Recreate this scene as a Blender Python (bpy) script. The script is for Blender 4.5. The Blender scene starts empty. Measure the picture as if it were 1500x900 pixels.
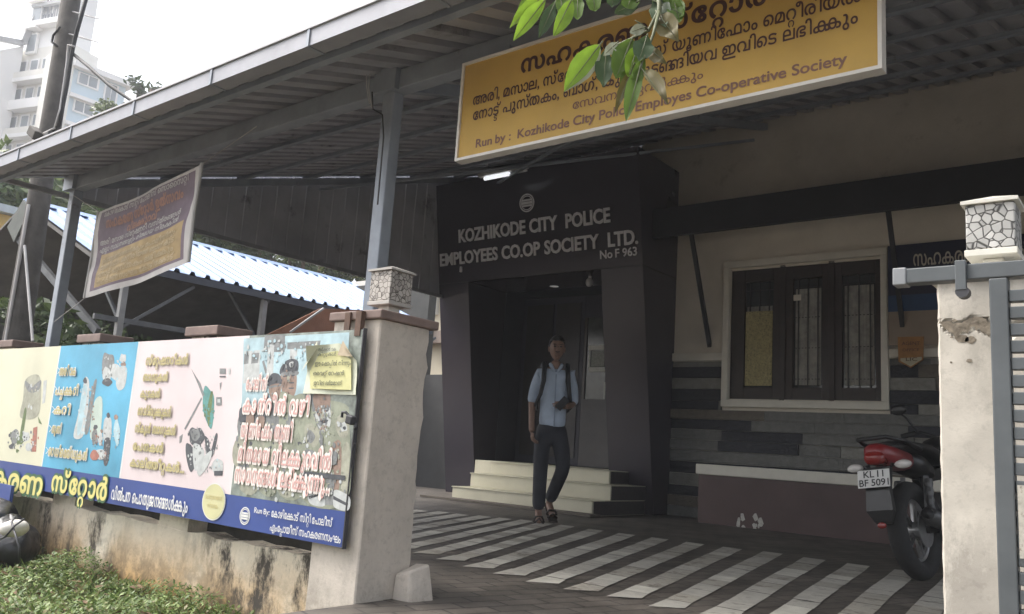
import bpy, bmesh, math, random
import numpy as np
from mathutils import Vector, Matrix, noise
random.seed(7)
R=math.radians
C=bpy.context.scene.collection
SC=bpy.context.scene

# ---------------------------------------------------------------- camera
FPX=1223.5
def cam_rot(p,y,r):
    cy,sy=math.cos(y),math.sin(y)
    f=np.array([sy*math.cos(p),cy*math.cos(p),math.sin(p)]); rt=np.array([cy,-sy,0.0]); up=np.cross(rt,f)
    c,s=math.cos(r),math.sin(r)
    return np.array([c*rt+s*up,-(-s*rt+c*up),f])
CM=cam_rot(R(9.7345),R(-38.9641),R(3.854)); CP=np.array([0,0,0.65])
cd=bpy.data.cameras.new('camera'); cam=bpy.data.objects.new('camera',cd); C.objects.link(cam)
cd.sensor_width=36.0; cd.lens=36.0*FPX/1500.0; cd.clip_start=0.05; cd.clip_end=1000
mw=Matrix.Identity(4)
for i in range(3):
    mw[i][0]=CM[0][i]; mw[i][1]=-CM[1][i]; mw[i][2]=-CM[2][i]; mw[i][3]=CP[i]
cam.matrix_world=mw; SC.camera=cam
# measured points: a pixel of the photograph seen on a known plane of the place (survey helper)
def P(px,py,ax,val):
    d=CM.T@np.array([px-750.0,py-450.0,FPX]); t=(val-CP[ax])/d[ax]
    q=CP+t*d; return Vector((float(q[0]),float(q[1]),float(q[2])))

# ---------------------------------------------------------------- light
world=bpy.data.worlds.new('World'); SC.world=world; world.use_nodes=True
nt=world.node_tree; bg=nt.nodes['Background']
sky=nt.nodes.new('ShaderNodeTexSky'); sky.sky_type='NISHITA'; sky.sun_disc=False
SUN_EL,SUN_AZ=R(56),R(-118)         # azimuth from +Y towards +X : high on the left, a little to the street side
sky.sun_elevation=SUN_EL; sky.sun_rotation=SUN_AZ; sky.air_density=1.0; sky.dust_density=6.0; sky.ozone_density=1.0
hs=nt.nodes.new('ShaderNodeHueSaturation'); hs.inputs['Saturation'].default_value=0.42   # overcast: the blue mostly gone
nt.links.new(sky.outputs[0],hs.inputs['Color']); nt.links.new(hs.outputs[0],bg.inputs[0])
bg.inputs[1].default_value=0.14
sd=bpy.data.lights.new('sun','SUN'); sd.energy=.6; sd.angle=R(25); sd.color=(1,.975,.94)
sun=bpy.data.objects.new('sun',sd); C.objects.link(sun)
dv=Vector((math.sin(SUN_AZ)*math.cos(SUN_EL),math.cos(SUN_AZ)*math.cos(SUN_EL),math.sin(SUN_EL)))
sun.rotation_euler=dv.to_track_quat('Z','Y').to_euler(); sun.location=(-20,10,40)
vs=SC.view_settings; vs.view_transform='Standard'; vs.look='None'; vs.gamma=1; vs.exposure=1.8; vs.use_curve_mapping=False
SC.render.engine='CYCLES'
try:
    SC.cycles.use_denoising=True; SC.cycles.max_bounces=8; SC.cycles.diffuse_bounces=4; SC.cycles.sample_clamp_indirect=8
except Exception: pass

# ---------------------------------------------------------------- materials
MATS={}
def M(name,rgb=(.5,.5,.5),rough=.6,metal=0.0,var=.15,scale=6.0,bump=0.0,bscale=40.0,spots=None,spot_scale=3.0,spot_t=.6,coat=0.0,emit=0.0,trans=0.0,spec=.5):
    if name in MATS: return MATS[name]
    m=bpy.data.materials.new(name); m.use_nodes=True; n=m.node_tree.nodes; l=m.node_tree.links
    b=n['Principled BSDF']; b.inputs['Roughness'].default_value=rough; b.inputs['Metallic'].default_value=metal
    b.inputs['Specular IOR Level'].default_value=spec
    if coat: b.inputs['Coat Weight'].default_value=coat; b.inputs['Coat Roughness'].default_value=.08
    if trans: b.inputs['Subsurface Weight'].default_value=0
    geo=n.new('ShaderNodeNewGeometry')
    nz=n.new('ShaderNodeTexNoise'); nz.inputs['Scale'].default_value=scale; nz.inputs['Detail'].default_value=6; nz.inputs['Roughness'].default_value=.6
    l.new(geo.outputs['Position'],nz.inputs['Vector'])
    rp=n.new('ShaderNodeValToRGB'); rp.color_ramp.elements[0].position=.3; rp.color_ramp.elements[1].position=.72
    a=[max(0,c*(1-var)) for c in rgb]; d=[min(1,c*(1+var*.7)) for c in rgb]
    rp.color_ramp.elements[0].color=(*a,1); rp.color_ramp.elements[1].color=(*d,1)
    l.new(nz.outputs['Fac'],rp.inputs['Fac']); col=rp.outputs['Color']
    if spots:
        n2=n.new('ShaderNodeTexNoise'); n2.inputs['Scale'].default_value=spot_scale; n2.inputs['Detail'].default_value=8; n2.inputs['Roughness'].default_value=.7
        l.new(geo.outputs['Position'],n2.inputs['Vector'])
        r2=n.new('ShaderNodeValToRGB'); r2.color_ramp.elements[0].position=spot_t; r2.color_ramp.elements[1].position=min(1,spot_t+.12)
        r2.color_ramp.elements[0].color=(0,0,0,1); r2.color_ramp.elements[1].color=(1,1,1,1); l.new(n2.outputs['Fac'],r2.inputs['Fac'])
        mx=n.new('ShaderNodeMix'); mx.data_type='RGBA'; l.new(r2.outputs['Color'],mx.inputs['Factor']); l.new(col,mx.inputs[6]); mx.inputs[7].default_value=(*spots,1); col=mx.outputs[2]
    l.new(col,b.inputs['Base Color'])
    if bump:
        n3=n.new('ShaderNodeTexNoise'); n3.inputs['Scale'].default_value=bscale; n3.inputs['Detail'].default_value=5
        l.new(geo.outputs['Position'],n3.inputs['Vector'])
        bp=n.new('ShaderNodeBump'); bp.inputs['Strength'].default_value=bump; bp.inputs['Distance'].default_value=.01
        l.new(n3.outputs['Fac'],bp.inputs['Height']); l.new(bp.outputs['Normal'],b.inputs['Normal'])
    if emit:
        b.inputs['Emission Color'].default_value=(*rgb,1); b.inputs['Emission Strength'].default_value=emit
    m['nodes']=1; MATS[name]=m; return m

# ---------------------------------------------------------------- mesh builder
BASE={}
class MB:
    def __init__(s): s.v=[]; s.f=[]; s.mi=[]; s.mats=[]
    def _m(s,m):
        if m not in s.mats: s.mats.append(m)
        return s.mats.index(m)
    def add(s,vs,fs,m):
        o=len(s.v); s.v+= [tuple(v) for v in vs]; k=s._m(m)
        for f in fs: s.f.append(tuple(i+o for i in f)); s.mi.append(k)
        return s
    def hexa(s,p,m): # p: 4 bottom ccw, 4 top ccw
        return s.add(p,[(3,2,1,0),(4,5,6,7),(0,1,5,4),(1,2,6,5),(2,3,7,6),(3,0,4,7)],m)
    def box(s,a,b,m):
        (x0,y0,z0),(x1,y1,z1)=a,b
        x0,x1=min(x0,x1),max(x0,x1); y0,y1=min(y0,y1),max(y0,y1); z0,z1=min(z0,z1),max(z0,z1)
        return s.hexa([(x0,y0,z0),(x1,y0,z0),(x1,y1,z0),(x0,y1,z0),(x0,y0,z1),(x1,y0,z1),(x1,y1,z1),(x0,y1,z1)],m)
    def obox(s,c,size,rot,m):
        hx,hy,hz=[k/2 for k in size]; c=Vector(c)
        pts=[c+rot@Vector(q) for q in [(-hx,-hy,-hz),(hx,-hy,-hz),(hx,hy,-hz),(-hx,hy,-hz),(-hx,-hy,hz),(hx,-hy,hz),(hx,hy,hz),(-hx,hy,hz)]]
        return s.hexa(pts,m)
    def bar(s,p0,p1,w,h,m,upv=(0,0,1)):
        p0=Vector(p0); p1=Vector(p1); d=(p1-p0); L=d.length; d.normalize(); u=Vector(upv)
        if abs(d.dot(u))>.98: u=Vector((0,1,0))
        x=d.cross(u).normalized(); z=x.cross(d)
        return s.obox((p0+p1)/2,(w,L,h),Matrix((x,d,z)).transposed(),m)
    def tube(s,pts,r,m,n=8,caps=True):
        pts=[Vector(p) for p in pts]; N=len(pts)
        rr=r if isinstance(r,(list,tuple)) else [r]*N
        vs=[]; px=None
        for i,p in enumerate(pts):
            d=(pts[min(i+1,N-1)]-pts[max(i-1,0)]).normalized()
            if px is None:
                a=Vector((0,0,1)) if abs(d.z)<.9 else Vector((1,0,0)); px=d.cross(a).normalized()
            else: px=(px-d*px.dot(d)).normalized()
            py=d.cross(px)
            for k in range(n):
                t=2*math.pi*k/n; vs.append(p+(px*math.cos(t)+py*math.sin(t))*rr[i])
        fs=[]
        for i in range(N-1):
            for k in range(n):
                k2=(k+1)%n; fs.append((i*n+k,i*n+k2,(i+1)*n+k2,(i+1)*n+k))
        if caps: fs.append(tuple(range(n-1,-1,-1))); fs.append(tuple((N-1)*n+k for k in range(n)))
        return s.add(vs,fs,m)
    def cyl(s,p0,p1,r0,m,r1=None,n=16): return s.tube([p0,p1],[r0,r0 if r1 is None else r1],m,n)
    def ell(s,c,r,m,nu=16,nv=10,rot=None,fn=None):
        vs=[];fs=[]; c=Vector(c)
        for j in range(nv+1):
            th=math.pi*j/nv
            for i in range(nu):
                ph=2*math.pi*i/nu
                q=Vector((math.sin(th)*math.cos(ph),math.sin(th)*math.sin(ph),math.cos(th)))
                q=Vector((q.x*r[0],q.y*r[1],q.z*r[2]))
                if fn: q=fn(q)
                if rot: q=rot@q
                vs.append(c+q)
        for j in range(nv):
            for i in range(nu):
                i2=(i+1)%nu; fs.append((j*nu+i,(j+1)*nu+i,(j+1)*nu+i2,j*nu+i2))
        return s.add(vs,fs,m)
    def torus(s,c,Rr,r,axis,m,n=32,k=10,sq=1.0):
        c=Vector(c); a=Vector(axis).normalized(); u=a.orthogonal().normalized(); w=a.cross(u); vs=[];fs=[]
        for i in range(n):
            t=2*math.pi*i/n; d=u*math.cos(t)+w*math.sin(t)
            for j in range(k):
                q=2*math.pi*j/k; vs.append(c+d*(Rr+r*math.cos(q))+a*(r*sq*math.sin(q)))
        for i in range(n):
            for j in range(k):
                fs.append((i*k+j,((i+1)%n)*k+j,((i+1)%n)*k+(j+1)%k,i*k+(j+1)%k))
        return s.add(vs,fs,m)
    def poly(s,pts,m): return s.add(pts,[tuple(range(len(pts)))],m)
    def prism(s,pts,off,m): # polygon extruded by vector off
        n=len(pts); o=Vector(off); a=[Vector(p) for p in pts]; b=[p+o for p in a]
        fs=[tuple(range(n-1,-1,-1)),tuple(range(n,2*n))]+[(i,(i+1)%n,n+(i+1)%n,n+i) for i in range(n)]
        return s.add(a+b,fs,m)
    def build(s,name,parent=None,origin=None,smooth=False,bevel=0,fix=True):
        base=BASE[parent.name] if parent is not None else Vector(origin if origin is not None else (0,0,0))
        me=bpy.data.meshes.new(name); me.from_pydata([tuple(Vector(v)-base) for v in s.v],[],s.f)
        for m in s.mats: me.materials.append(m)
        me.polygons.foreach_set('material_index',s.mi)
        if fix or bevel:
            bm=bmesh.new(); bm.from_mesh(me)
            if fix: bmesh.ops.recalc_face_normals(bm,faces=bm.faces)
            if bevel:
                es=[e for e in bm.edges if len(e.link_faces)==2 and e.calc_face_angle(0)>.6]
                bmesh.ops.bevel(bm,geom=es,offset=bevel,segments=2,affect='EDGES',clamp_overlap=True,profile=.5)
            bm.to_mesh(me); bm.free()
        if smooth: me.polygons.foreach_set('use_smooth',[True]*len(me.polygons))
        me.update()
        o=bpy.data.objects.new(name,me); C.objects.link(o)
        if parent is not None: o.parent=parent
        else: o.location=base
        BASE[o.name]=base
        return o
def thing(name,label,cat,loc,group=None):
    o=bpy.data.objects.new(name,None); C.objects.link(o); o.location=loc; o.empty_display_size=.2
    BASE[o.name]=Vector(loc); o['label']=label; o['category']=cat
    if group: o['group']=group
    return o
def tag(o,label,cat,group=None):
    o['label']=label; o['category']=cat
    if group: o['group']=group
    return o
def struct(o,kind='structure'): o['kind']=kind; return o

# ---------------------------------------------------------------- lettering
GC={}
def field_glyph(ch,bold):
    """filled glyph from its outlines by winding number, weight set by distance to the outline"""
    t=bpy.data.curves.new('glyph','FONT'); t.body=ch
    to=bpy.data.objects.new('glyph',t); C.objects.link(to); bpy.context.view_layer.update()
    cu=to.to_curve(bpy.context.evaluated_depsgraph_get()); loops=[]
    for sp in cu.splines:
        if sp.type=='BEZIER':
            q=sp.bezier_points; n=len(q); pts=[]
            for i in range(n):
                a,b=q[i],q[(i+1)%n]; p0,p1,p2,p3=[np.array(v[:2]) for v in (a.co,a.handle_right,b.handle_left,b.co)]
                for k in range(5):
                    u=k/5; pts.append((1-u)**3*p0+3*u*(1-u)**2*p1+3*u*u*(1-u)*p2+u**3*p3)
        else: pts=[np.array(v.co[:2]) for v in sp.points]
        loops.append(np.array(pts))
    to.to_curve_clear(); bpy.data.objects.remove(to); bpy.data.curves.remove(t)
    if not loops: return ([],[],0,.25)
    A=np.concatenate(loops); B=np.concatenate([np.roll(l,-1,axis=0) for l in loops])
    h=1/44.0; pad=bold+2*h
    x0,y0=A.min(0)-pad; x1,y1=A.max(0)+pad; nx=int((x1-x0)/h)+2; ny=int((y1-y0)/h)+2
    gx,gy=np.meshgrid(x0+h*np.arange(nx),y0+h*np.arange(ny)); Q=np.stack([gx.ravel(),gy.ravel()],1)
    D=B-A; L2=(D**2).sum(1)+1e-12
    wn=np.zeros(len(Q)); dm=np.full(len(Q),9.0)
    for k in range(len(A)):
        w=Q-A[k]; tt=np.clip((w@D[k])/L2[k],0,1); e=w-tt[:,None]*D[k]; dm=np.minimum(dm,np.sqrt((e**2).sum(1)))
        cr=D[k][0]*w[:,1]-D[k][1]*w[:,0]
        wn+=((A[k][1]<=Q[:,1])&(B[k][1]>Q[:,1])&(cr>0)).astype(int)-((A[k][1]>Q[:,1])&(B[k][1]<=Q[:,1])&(cr<0)).astype(int)
    sd=np.where(wn!=0,dm,-dm).reshape(ny,nx)+max(bold,.006)
    V=[];F=[];idx={}
    def vid(key,p):
        if key not in idx: idx[key]=len(V); V.append((p[0],p[1],0.0))
        return idx[key]
    for j in range(ny-1):
        i=0
        while i<nx-1:
            c=[(i,j),(i+1,j),(i+1,j+1),(i,j+1)]; v=[sd[b,a] for a,b in c]
            if all(k>0 for k in v):
                i2=i+1
                while i2<nx-1 and sd[j,i2+1]>0 and sd[j+1,i2+1]>0: i2+=1
                F.append(tuple(vid((a,b),(x0+h*a,y0+h*b)) for a,b in ((i,j),(i2,j),(i2,j+1),(i,j+1)))); i=i2; continue
            if any(k>0 for k in v):
                po=[]
                for k in range(4):
                    a,b=c[k],c[(k+1)%4]; va,vb=v[k],v[(k+1)%4]
                    if va>0: po.append(vid(a,(x0+h*a[0],y0+h*a[1])))
                    if (va>0)!=(vb>0):
                        u=va/(va-vb); po.append(vid((min(a,b),max(a,b)),(x0+h*(a[0]+(b[0]-a[0])*u),y0+h*(a[1]+(b[1]-a[1])*u))))
                if len(po)>2: F.append(tuple(po))
            i+=1
    xs=[p[0] for p in V]
    return (V,F,min(xs),max(xs))
def glyph(ch,bold=0.0,extr=0.0,res=3):
    key=(ch,bold,extr)
    if key in GC: return GC[key]
    if not extr:
        GC[key]=field_glyph(ch,bold); return GC[key]
    t=bpy.data.curves.new('glyph','FONT'); t.body=ch; t.resolution_u=res
    to=bpy.data.objects.new('glyph',t); C.objects.link(to); bpy.context.view_layer.update()
    dg=bpy.context.evaluated_depsgraph_get()
    cu=to.to_curve(dg).copy(); to.to_curve_clear()
    def area(sp):
        p=[q.co for q in (sp.bezier_points if sp.type=='BEZIER' else sp.points)]
        return sum(p[i].x*p[(i+1)%len(p)].y-p[(i+1)%len(p)].x*p[i].y for i in range(len(p)))/2
    def poly(sp): return [(q.co.x,q.co.y) for q in (sp.bezier_points if sp.type=='BEZIER' else sp.points)]
    ars=[area(sp) for sp in cu.splines]; ps=[poly(sp) for sp in cu.splines]
    def inside(p,pl):
        r=False
        for i in range(len(pl)):
            (x0,y0),(x1,y1)=pl[i],pl[i-1]
            if (y0>p[1])!=(y1>p[1]) and p[0]<(x1-x0)*(p[1]-y0)/(y1-y0)+x0: r=not r
        return r
    groups=[]
    if ars:
        big=max(range(len(ars)),key=lambda i:abs(ars[i])); sg=1 if ars[big]>0 else -1
        outs=[i for i in range(len(ars)) if ars[i]*sg>0]; holes=[i for i in range(len(ars)) if ars[i]*sg<0]
        for o in outs: groups.append([o]+[h for h in holes if inside(ps[h][0],ps[o])])
    V=[];F=[]
    for gi,g in enumerate(groups):
        c2=cu.copy()
        for i in reversed(range(len(ars))):
            if i not in g: c2.splines.remove(c2.splines[i])
        c2.dimensions='2D'; c2.fill_mode='BOTH' if extr else 'FRONT'; c2.extrude=extr/2; c2.offset=bold; c2.resolution_u=res
        o2=bpy.data.objects.new('glyph',c2); C.objects.link(o2); bpy.context.view_layer.update()
        me=bpy.data.meshes.new_from_object(o2.evaluated_get(bpy.context.evaluated_depsgraph_get()))
        off=len(V); V+=[(v.co.x,v.co.y,v.co.z+extr/2+gi*.006) for v in me.vertices]; F+=[tuple(i+off for i in p.vertices) for p in me.polygons]
        bpy.data.objects.remove(o2); bpy.data.curves.remove(c2); bpy.data.meshes.remove(me)
    bpy.data.objects.remove(to); bpy.data.curves.remove(t); bpy.data.curves.remove(cu)
    xs=[v[0] for v in V] or [0,.25]
    GC[key]=(V,F,min(xs),max(xs)); return GC[key]
VIR='\u0d4d'
PRE={'\u0d46':['\u0d46'],'\u0d47':['\u0d47'],'\u0d48':['\u0d46','\u0d46'],'\u0d4a':['\u0d46'],'\u0d4b':['\u0d47'],'\u0d4c':['\u0d46']}
POST={'\u0d4a':'\u0d3e','\u0d4b':'\u0d3e','\u0d4c':'\u0d57'}
def layout(s,bold=0.0,extr=0.0):
    V=[];F=[];x=0.0; cnt=[0]
    def put(ch,dx=None,sc=1.0,dy=0.0,gap=.07):
        nonlocal x
        v,f,a,b=glyph(ch,bold,extr); o=len(V)
        x0=x if dx is None else dx
        cnt[0]+=1; V.extend([((p[0]-a)*sc+x0,p[1]*sc+dy,p[2]+.012*(cnt[0]%3)) for p in v]); F.extend([tuple(i+o for i in q) for q in f])
        if dx is None: x+=(b-a)*sc+gap
        return (b-a)*sc
    def base(cons):
        nonlocal x
        i=0
        while i<len(cons):
            c=cons[i]; rest=cons[i+1:]
            if rest and rest[0]==c and c in 'റടചപവല':        # doubled letter, stacked
                x0=x; w=put(c); put(c,dx=x0+w*.2,sc=.62,dy=-.40); i+=2
            elif rest and rest[0]==c and c in 'ക':
                w=put(c,gap=-.36); put(c); i+=2
            elif rest and rest[0]==c:
                put(c,gap=-.22); put(c); i+=2
            elif rest and rest[0]=='ല':
                x0=x; w=put(c); put('ല',dx=x0+w*.2,sc=.55,dy=-.38); i+=2
            elif rest:
                put(c,gap=.0); put_vir(); i+=1
            else: put(c); i+=1
    def put_vir():
        nonlocal x
        v,f,a,b=glyph(VIR,bold,extr); put(VIR,dx=x-(b-a)*.75); x+=.07
    for w in s.split(' '):
        if w and all(ord(ch)<128 for ch in w):
            put(w,gap=.0)
        else:
            i=0
            while i<len(w):
                ch=w[i]
                if 0x0d15<=ord(ch)<=0x0d39:
                    cons=[ch]; i+=1
                    while i+1<len(w) and w[i]==VIR and 0x0d15<=ord(w[i+1])<=0x0d39: cons.append(w[i+1]); i+=2
                    sign=w[i] if i<len(w) else ''
                    # the e-sign goes before the last stacked pair
                    k=0
                    if len(cons)==3: base(cons[:1]); put_vir(); cons=cons[1:]
                    for g in PRE.get(sign,[]): put(g)
                    base(cons)
                    if sign in POST: put(POST[sign]); i+=1
                    elif sign in PRE: i+=1
                    elif sign==VIR: put_vir(); i+=1
                    elif sign and (0x0d3e<=ord(sign)<=0x0d44):
                        if sign in '\u0d3f\u0d40': x-=.11
                        put(sign,gap=.06); i+=1
                else: put(ch); i+=1
        x+=.3
    return V,F,x-.37
def letter(mb,s,mat,org,U,V_,N,x0,x1,y0,size,bold=.012,extr=0.0,lift=.002,shear=0.0):
    """lay s on the plane org+u*U+v*V with outward normal N; fit between u=x0..x1, baseline v=y0, em height size"""
    v,f,w=layout(s,bold,extr); sx=(x1-x0)/w if x1 is not None else size
    org=Vector(org);U=Vector(U);V_=Vector(V_);N=Vector(N)
    mb.add([org+U*(x0+p[0]*sx+shear*p[1]*size)+V_*(y0+p[1]*size)+N*(lift+p[2]*size) for p in v],f,mat)
XU,ZV,NY=(1,0,0),(0,0,1),(0,-1,0)
# ================================================================ setting
def paver_mat():
    m=bpy.data.materials.new('pavers'); m.use_nodes=True; n=m.node_tree.nodes; l=m.node_tree.links; b=n['Principled BSDF']
    geo=n.new('ShaderNodeNewGeometry'); br=n.new('ShaderNodeTexBrick'); mpg=n.new('ShaderNodeMapping'); mpg.inputs['Rotation'].default_value=(0,0,R(-72)); l.new(geo.outputs['Position'],mpg.inputs[0]); l.new(mpg.outputs[0],br.inputs['Vector'])
    br.inputs['Scale'].default_value=1.0; br.inputs['Brick Width'].default_value=.22; br.inputs['Row Height'].default_value=.11; br.inputs['Mortar Size'].default_value=.006
    br.inputs['Color1'].default_value=(.085,.078,.07,1); br.inputs['Color2'].default_value=(.12,.108,.096,1); br.inputs['Mortar'].default_value=(.035,.032,.03,1)
    nz=n.new('ShaderNodeTexNoise'); nz.inputs['Scale'].default_value=2.3; nz.inputs['Detail'].default_value=9; nz.inputs['Roughness'].default_value=.7; l.new(geo.outputs['Position'],nz.inputs['Vector'])
    rp=n.new('ShaderNodeValToRGB'); rp.color_ramp.elements[0].position=.35; rp.color_ramp.elements[1].position=.7; rp.color_ramp.elements[0].color=(.5,.48,.45,1); rp.color_ramp.elements[1].color=(1.45,1.4,1.32,1); l.new(nz.outputs['Fac'],rp.inputs['Fac'])
    mx=n.new('ShaderNodeMix'); mx.data_type='RGBA'; mx.blend_type='MULTIPLY'; mx.inputs['Factor'].default_value=1; l.new(br.outputs['Color'],mx.inputs[6]); l.new(rp.outputs['Color'],mx.inputs[7]); l.new(mx.outputs[2],b.inputs['Base Color'])
    bp=n.new('ShaderNodeBump'); bp.inputs['Strength'].default_value=.5; bp.inputs['Distance'].default_value=.006; bp.invert=True; l.new(br.outputs['Fac'],bp.inputs['Height']); l.new(bp.outputs['Normal'],b.inputs['Normal'])
    b.inputs['Roughness'].default_value=.55; return m
def stained_wall(name,base,ochre=.8,mold=.5,zlo=-.2,zhi=.25,bmp=.35):
    m=bpy.data.materials.new(name); m.use_nodes=True; n=m.node_tree.nodes; l=m.node_tree.links; b=n['Principled BSDF']; b.inputs['Roughness'].default_value=.85
    geo=n.new('ShaderNodeNewGeometry'); sp=n.new('ShaderNodeSeparateXYZ'); l.new(geo.outputs['Position'],sp.inputs[0])
    def nz(sc,det=8,ro=.65,stretch=None):
        t=n.new('ShaderNodeTexNoise'); t.inputs['Scale'].default_value=sc; t.inputs['Detail'].default_value=det; t.inputs['Roughness'].default_value=ro
        if stretch:
            mp=n.new('ShaderNodeMapping'); mp.inputs['Scale'].default_value=stretch; l.new(geo.outputs['Position'],mp.inputs[0]); l.new(mp.outputs[0],t.inputs['Vector'])
        else: l.new(geo.outputs['Position'],t.inputs['Vector'])
        return t.outputs['Fac']
    def ramp(src,a,c):
        r=n.new('ShaderNodeMapRange'); r.inputs['From Min'].default_value=a; r.inputs['From Max'].default_value=c; r.clamp=True; l.new(src,r.inputs['Value']); return r.outputs[0]
    def mul(a,c):
        t=n.new('ShaderNodeMath'); t.operation='MULTIPLY'
        l.new(a,t.inputs[0])
        if isinstance(c,float): t.inputs[1].default_value=c
        else: l.new(c,t.inputs[1])
        return t.outputs[0]
    def mix(f,a,col):
        x=n.new('ShaderNodeMix'); x.data_type='RGBA'; l.new(f,x.inputs['Factor'])
        if isinstance(a,tuple): x.inputs[6].default_value=(*a,1)
        else: l.new(a,x.inputs[6])
        x.inputs[7].default_value=(*col,1); return x.outputs[2]
    c=mix(ramp(nz(5),.35,.7),tuple(k*.86 for k in base),tuple(min(1,k*1.06) for k in base))
    c=mix(mul(ramp(nz(28,10,.75),.52,.62),.35),c,tuple(k*.55 for k in base))
    c=mix(mul(mul(ramp(nz(1.5,6,.6),.30,.5),ramp(sp.outputs['Z'],zhi,zlo)),float(ochre)),c,(.50,.27,.06))
    c=mix(mul(mul(ramp(nz(6,10,.78,(1,1,.45)),.48,.58),ramp(nz(1.3,3,.5),.36,.56)),float(mold)),c,(.06,.05,.04))
    c=mix(mul(mul(ramp(nz(9,10,.8),.44,.56),ramp(sp.outputs['Z'],.08,zlo)),.8),c,(.08,.065,.045))
    l.new(c,b.inputs['Base Color'])
    bp=n.new('ShaderNodeBump'); bp.inputs['Strength'].default_value=bmp; bp.inputs['Distance'].default_value=.01; l.new(nz(22,8,.7),bp.inputs['Height']); l.new(bp.outputs['Normal'],b.inputs['Normal'])
    return m
def pebble_mat(name,stone=(.55,.54,.52),line=(.12,.11,.1),scale=38):
    m=bpy.data.materials.new(name); m.use_nodes=True; n=m.node_tree.nodes; l=m.node_tree.links; b=n['Principled BSDF']; b.inputs['Roughness'].default_value=.5
    geo=n.new('ShaderNodeNewGeometry'); v=n.new('ShaderNodeTexVoronoi'); v.feature='DISTANCE_TO_EDGE'; v.inputs['Scale'].default_value=scale; l.new(geo.outputs['Position'],v.inputs['Vector'])
    v2=n.new('ShaderNodeTexVoronoi'); v2.inputs['Scale'].default_value=scale; l.new(geo.outputs['Position'],v2.inputs['Vector'])
    r=n.new('ShaderNodeValToRGB'); r.color_ramp.elements[0].position=.02; r.color_ramp.elements[1].position=.09; r.color_ramp.elements[0].color=(*line,1); r.color_ramp.elements[1].color=(1,1,1,1); l.new(v.outputs['Distance'],r.inputs['Fac'])
    bw=n.new('ShaderNodeMapRange'); bw.inputs['To Min'].default_value=.55; bw.inputs['To Max'].default_value=1.15; l.new(v2.outputs['Color'],bw.inputs['Value'])
    mx=n.new('ShaderNodeMix'); mx.data_type='RGBA'; mx.blend_type='MULTIPLY'; mx.inputs['Factor'].default_value=1; l.new(r.outputs['Color'],mx.inputs[6]); mx.inputs[7].default_value=(*stone,1)
    m2=n.new('ShaderNodeMix'); m2.data_type='RGBA'; m2.blend_type='MULTIPLY'; m2.inputs['Factor'].default_value=1; l.new(mx.outputs[2],m2.inputs[6]); l.new(bw.outputs[0],m2.inputs[7])
    l.new(m2.outputs[2],b.inputs['Base Color'])
    bp=n.new('ShaderNodeBump'); bp.inputs['Strength'].default_value=.6; bp.inputs['Distance'].default_value=.004; l.new(r.outputs['Color'],bp.inputs['Height']); l.new(bp.outputs['Normal'],b.inputs['Normal'])
    return m

earth=M('earth',(.12,.095,.065),.95,var=.35,scale=3,bump=.6)
struct(MB().box((-150,-60,-.8),(120,220,-.27),earth).build('ground'))
pav=paver_mat()
fl=MB().box((-14,2.56,-.26),(5,9.6,0),pav).box((-2.65,1.9,-.26),(5,2.558,-.001),pav); struct(fl.build('paved_yard'))
stripe=M('cream_paver',(.47,.45,.395),.55,var=.25,scale=7,bump=.3,spots=(.24,.225,.195),spot_scale=7,spot_t=.54)
stripes=[M('cream_paver',(.50,.465,.385),.55,var=.28,scale=7,bump=.3,spots=(.26,.24,.20),spot_scale=7,spot_t=.55),M('cream_paver_dull',(.42,.395,.335),.6,var=.3,scale=8,bump=.3,spots=(.2,.18,.15),spot_scale=8,spot_t=.5),M('cream_paver_pale',(.56,.54,.47),.55,var=.2,scale=7,bump=.3)]
mb=MB(); x0=-5.26; rst=random.Random(12)
while x0<1.4:
    yn=3.56+max(0,(-2.6-x0))*.24+rst.uniform(-.03,.03); yf=6.55-max(0,(-3.9-x0))*.3+rst.uniform(-.05,.05); L=[];N_=14
    sl=min(.40,max(.03,.12+.12*(-1.0-x0))); w=rst.uniform(.124,.134)
    for k in range(N_+1):
        t=k/N_; y=yn+(yf-yn)*t; dy=y-3.57; x=x0-sl*dy*(.93+.07*dy/3)-.012*math.sin(t*3.1)**3; ww_=w*(1+.22*t)
        L.append(((x,y+(0 if k else -.05),.004),(x+ww_,y+(0 if k else .06),.004)))
    for k in range(N_):
        (a0,a1),(b0,b1)=[tuple(Vector(p) for p in q) for q in (L[k],L[k+1])]; dz=Vector((0,0,rst.uniform(-.0012,.0016))); g_=rst.uniform(.008,.03)
        e0=Vector((rst.uniform(-.002,.002),0,0)); e1=Vector((rst.uniform(-.002,.002),0,0))
        mb.add([a0.lerp(b0,g_)+dz+e0,a1.lerp(b1,g_)+dz+e1,b1.lerp(a1,.008)+dz+e1,b0.lerp(a0,.008)+dz+e0],[(0,1,2,3)],stripes[rst.choices((0,1,2),(.6,.28,.12))[0]])
    x0+=.238
struct(mb.build('floor_stripes'))
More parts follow.
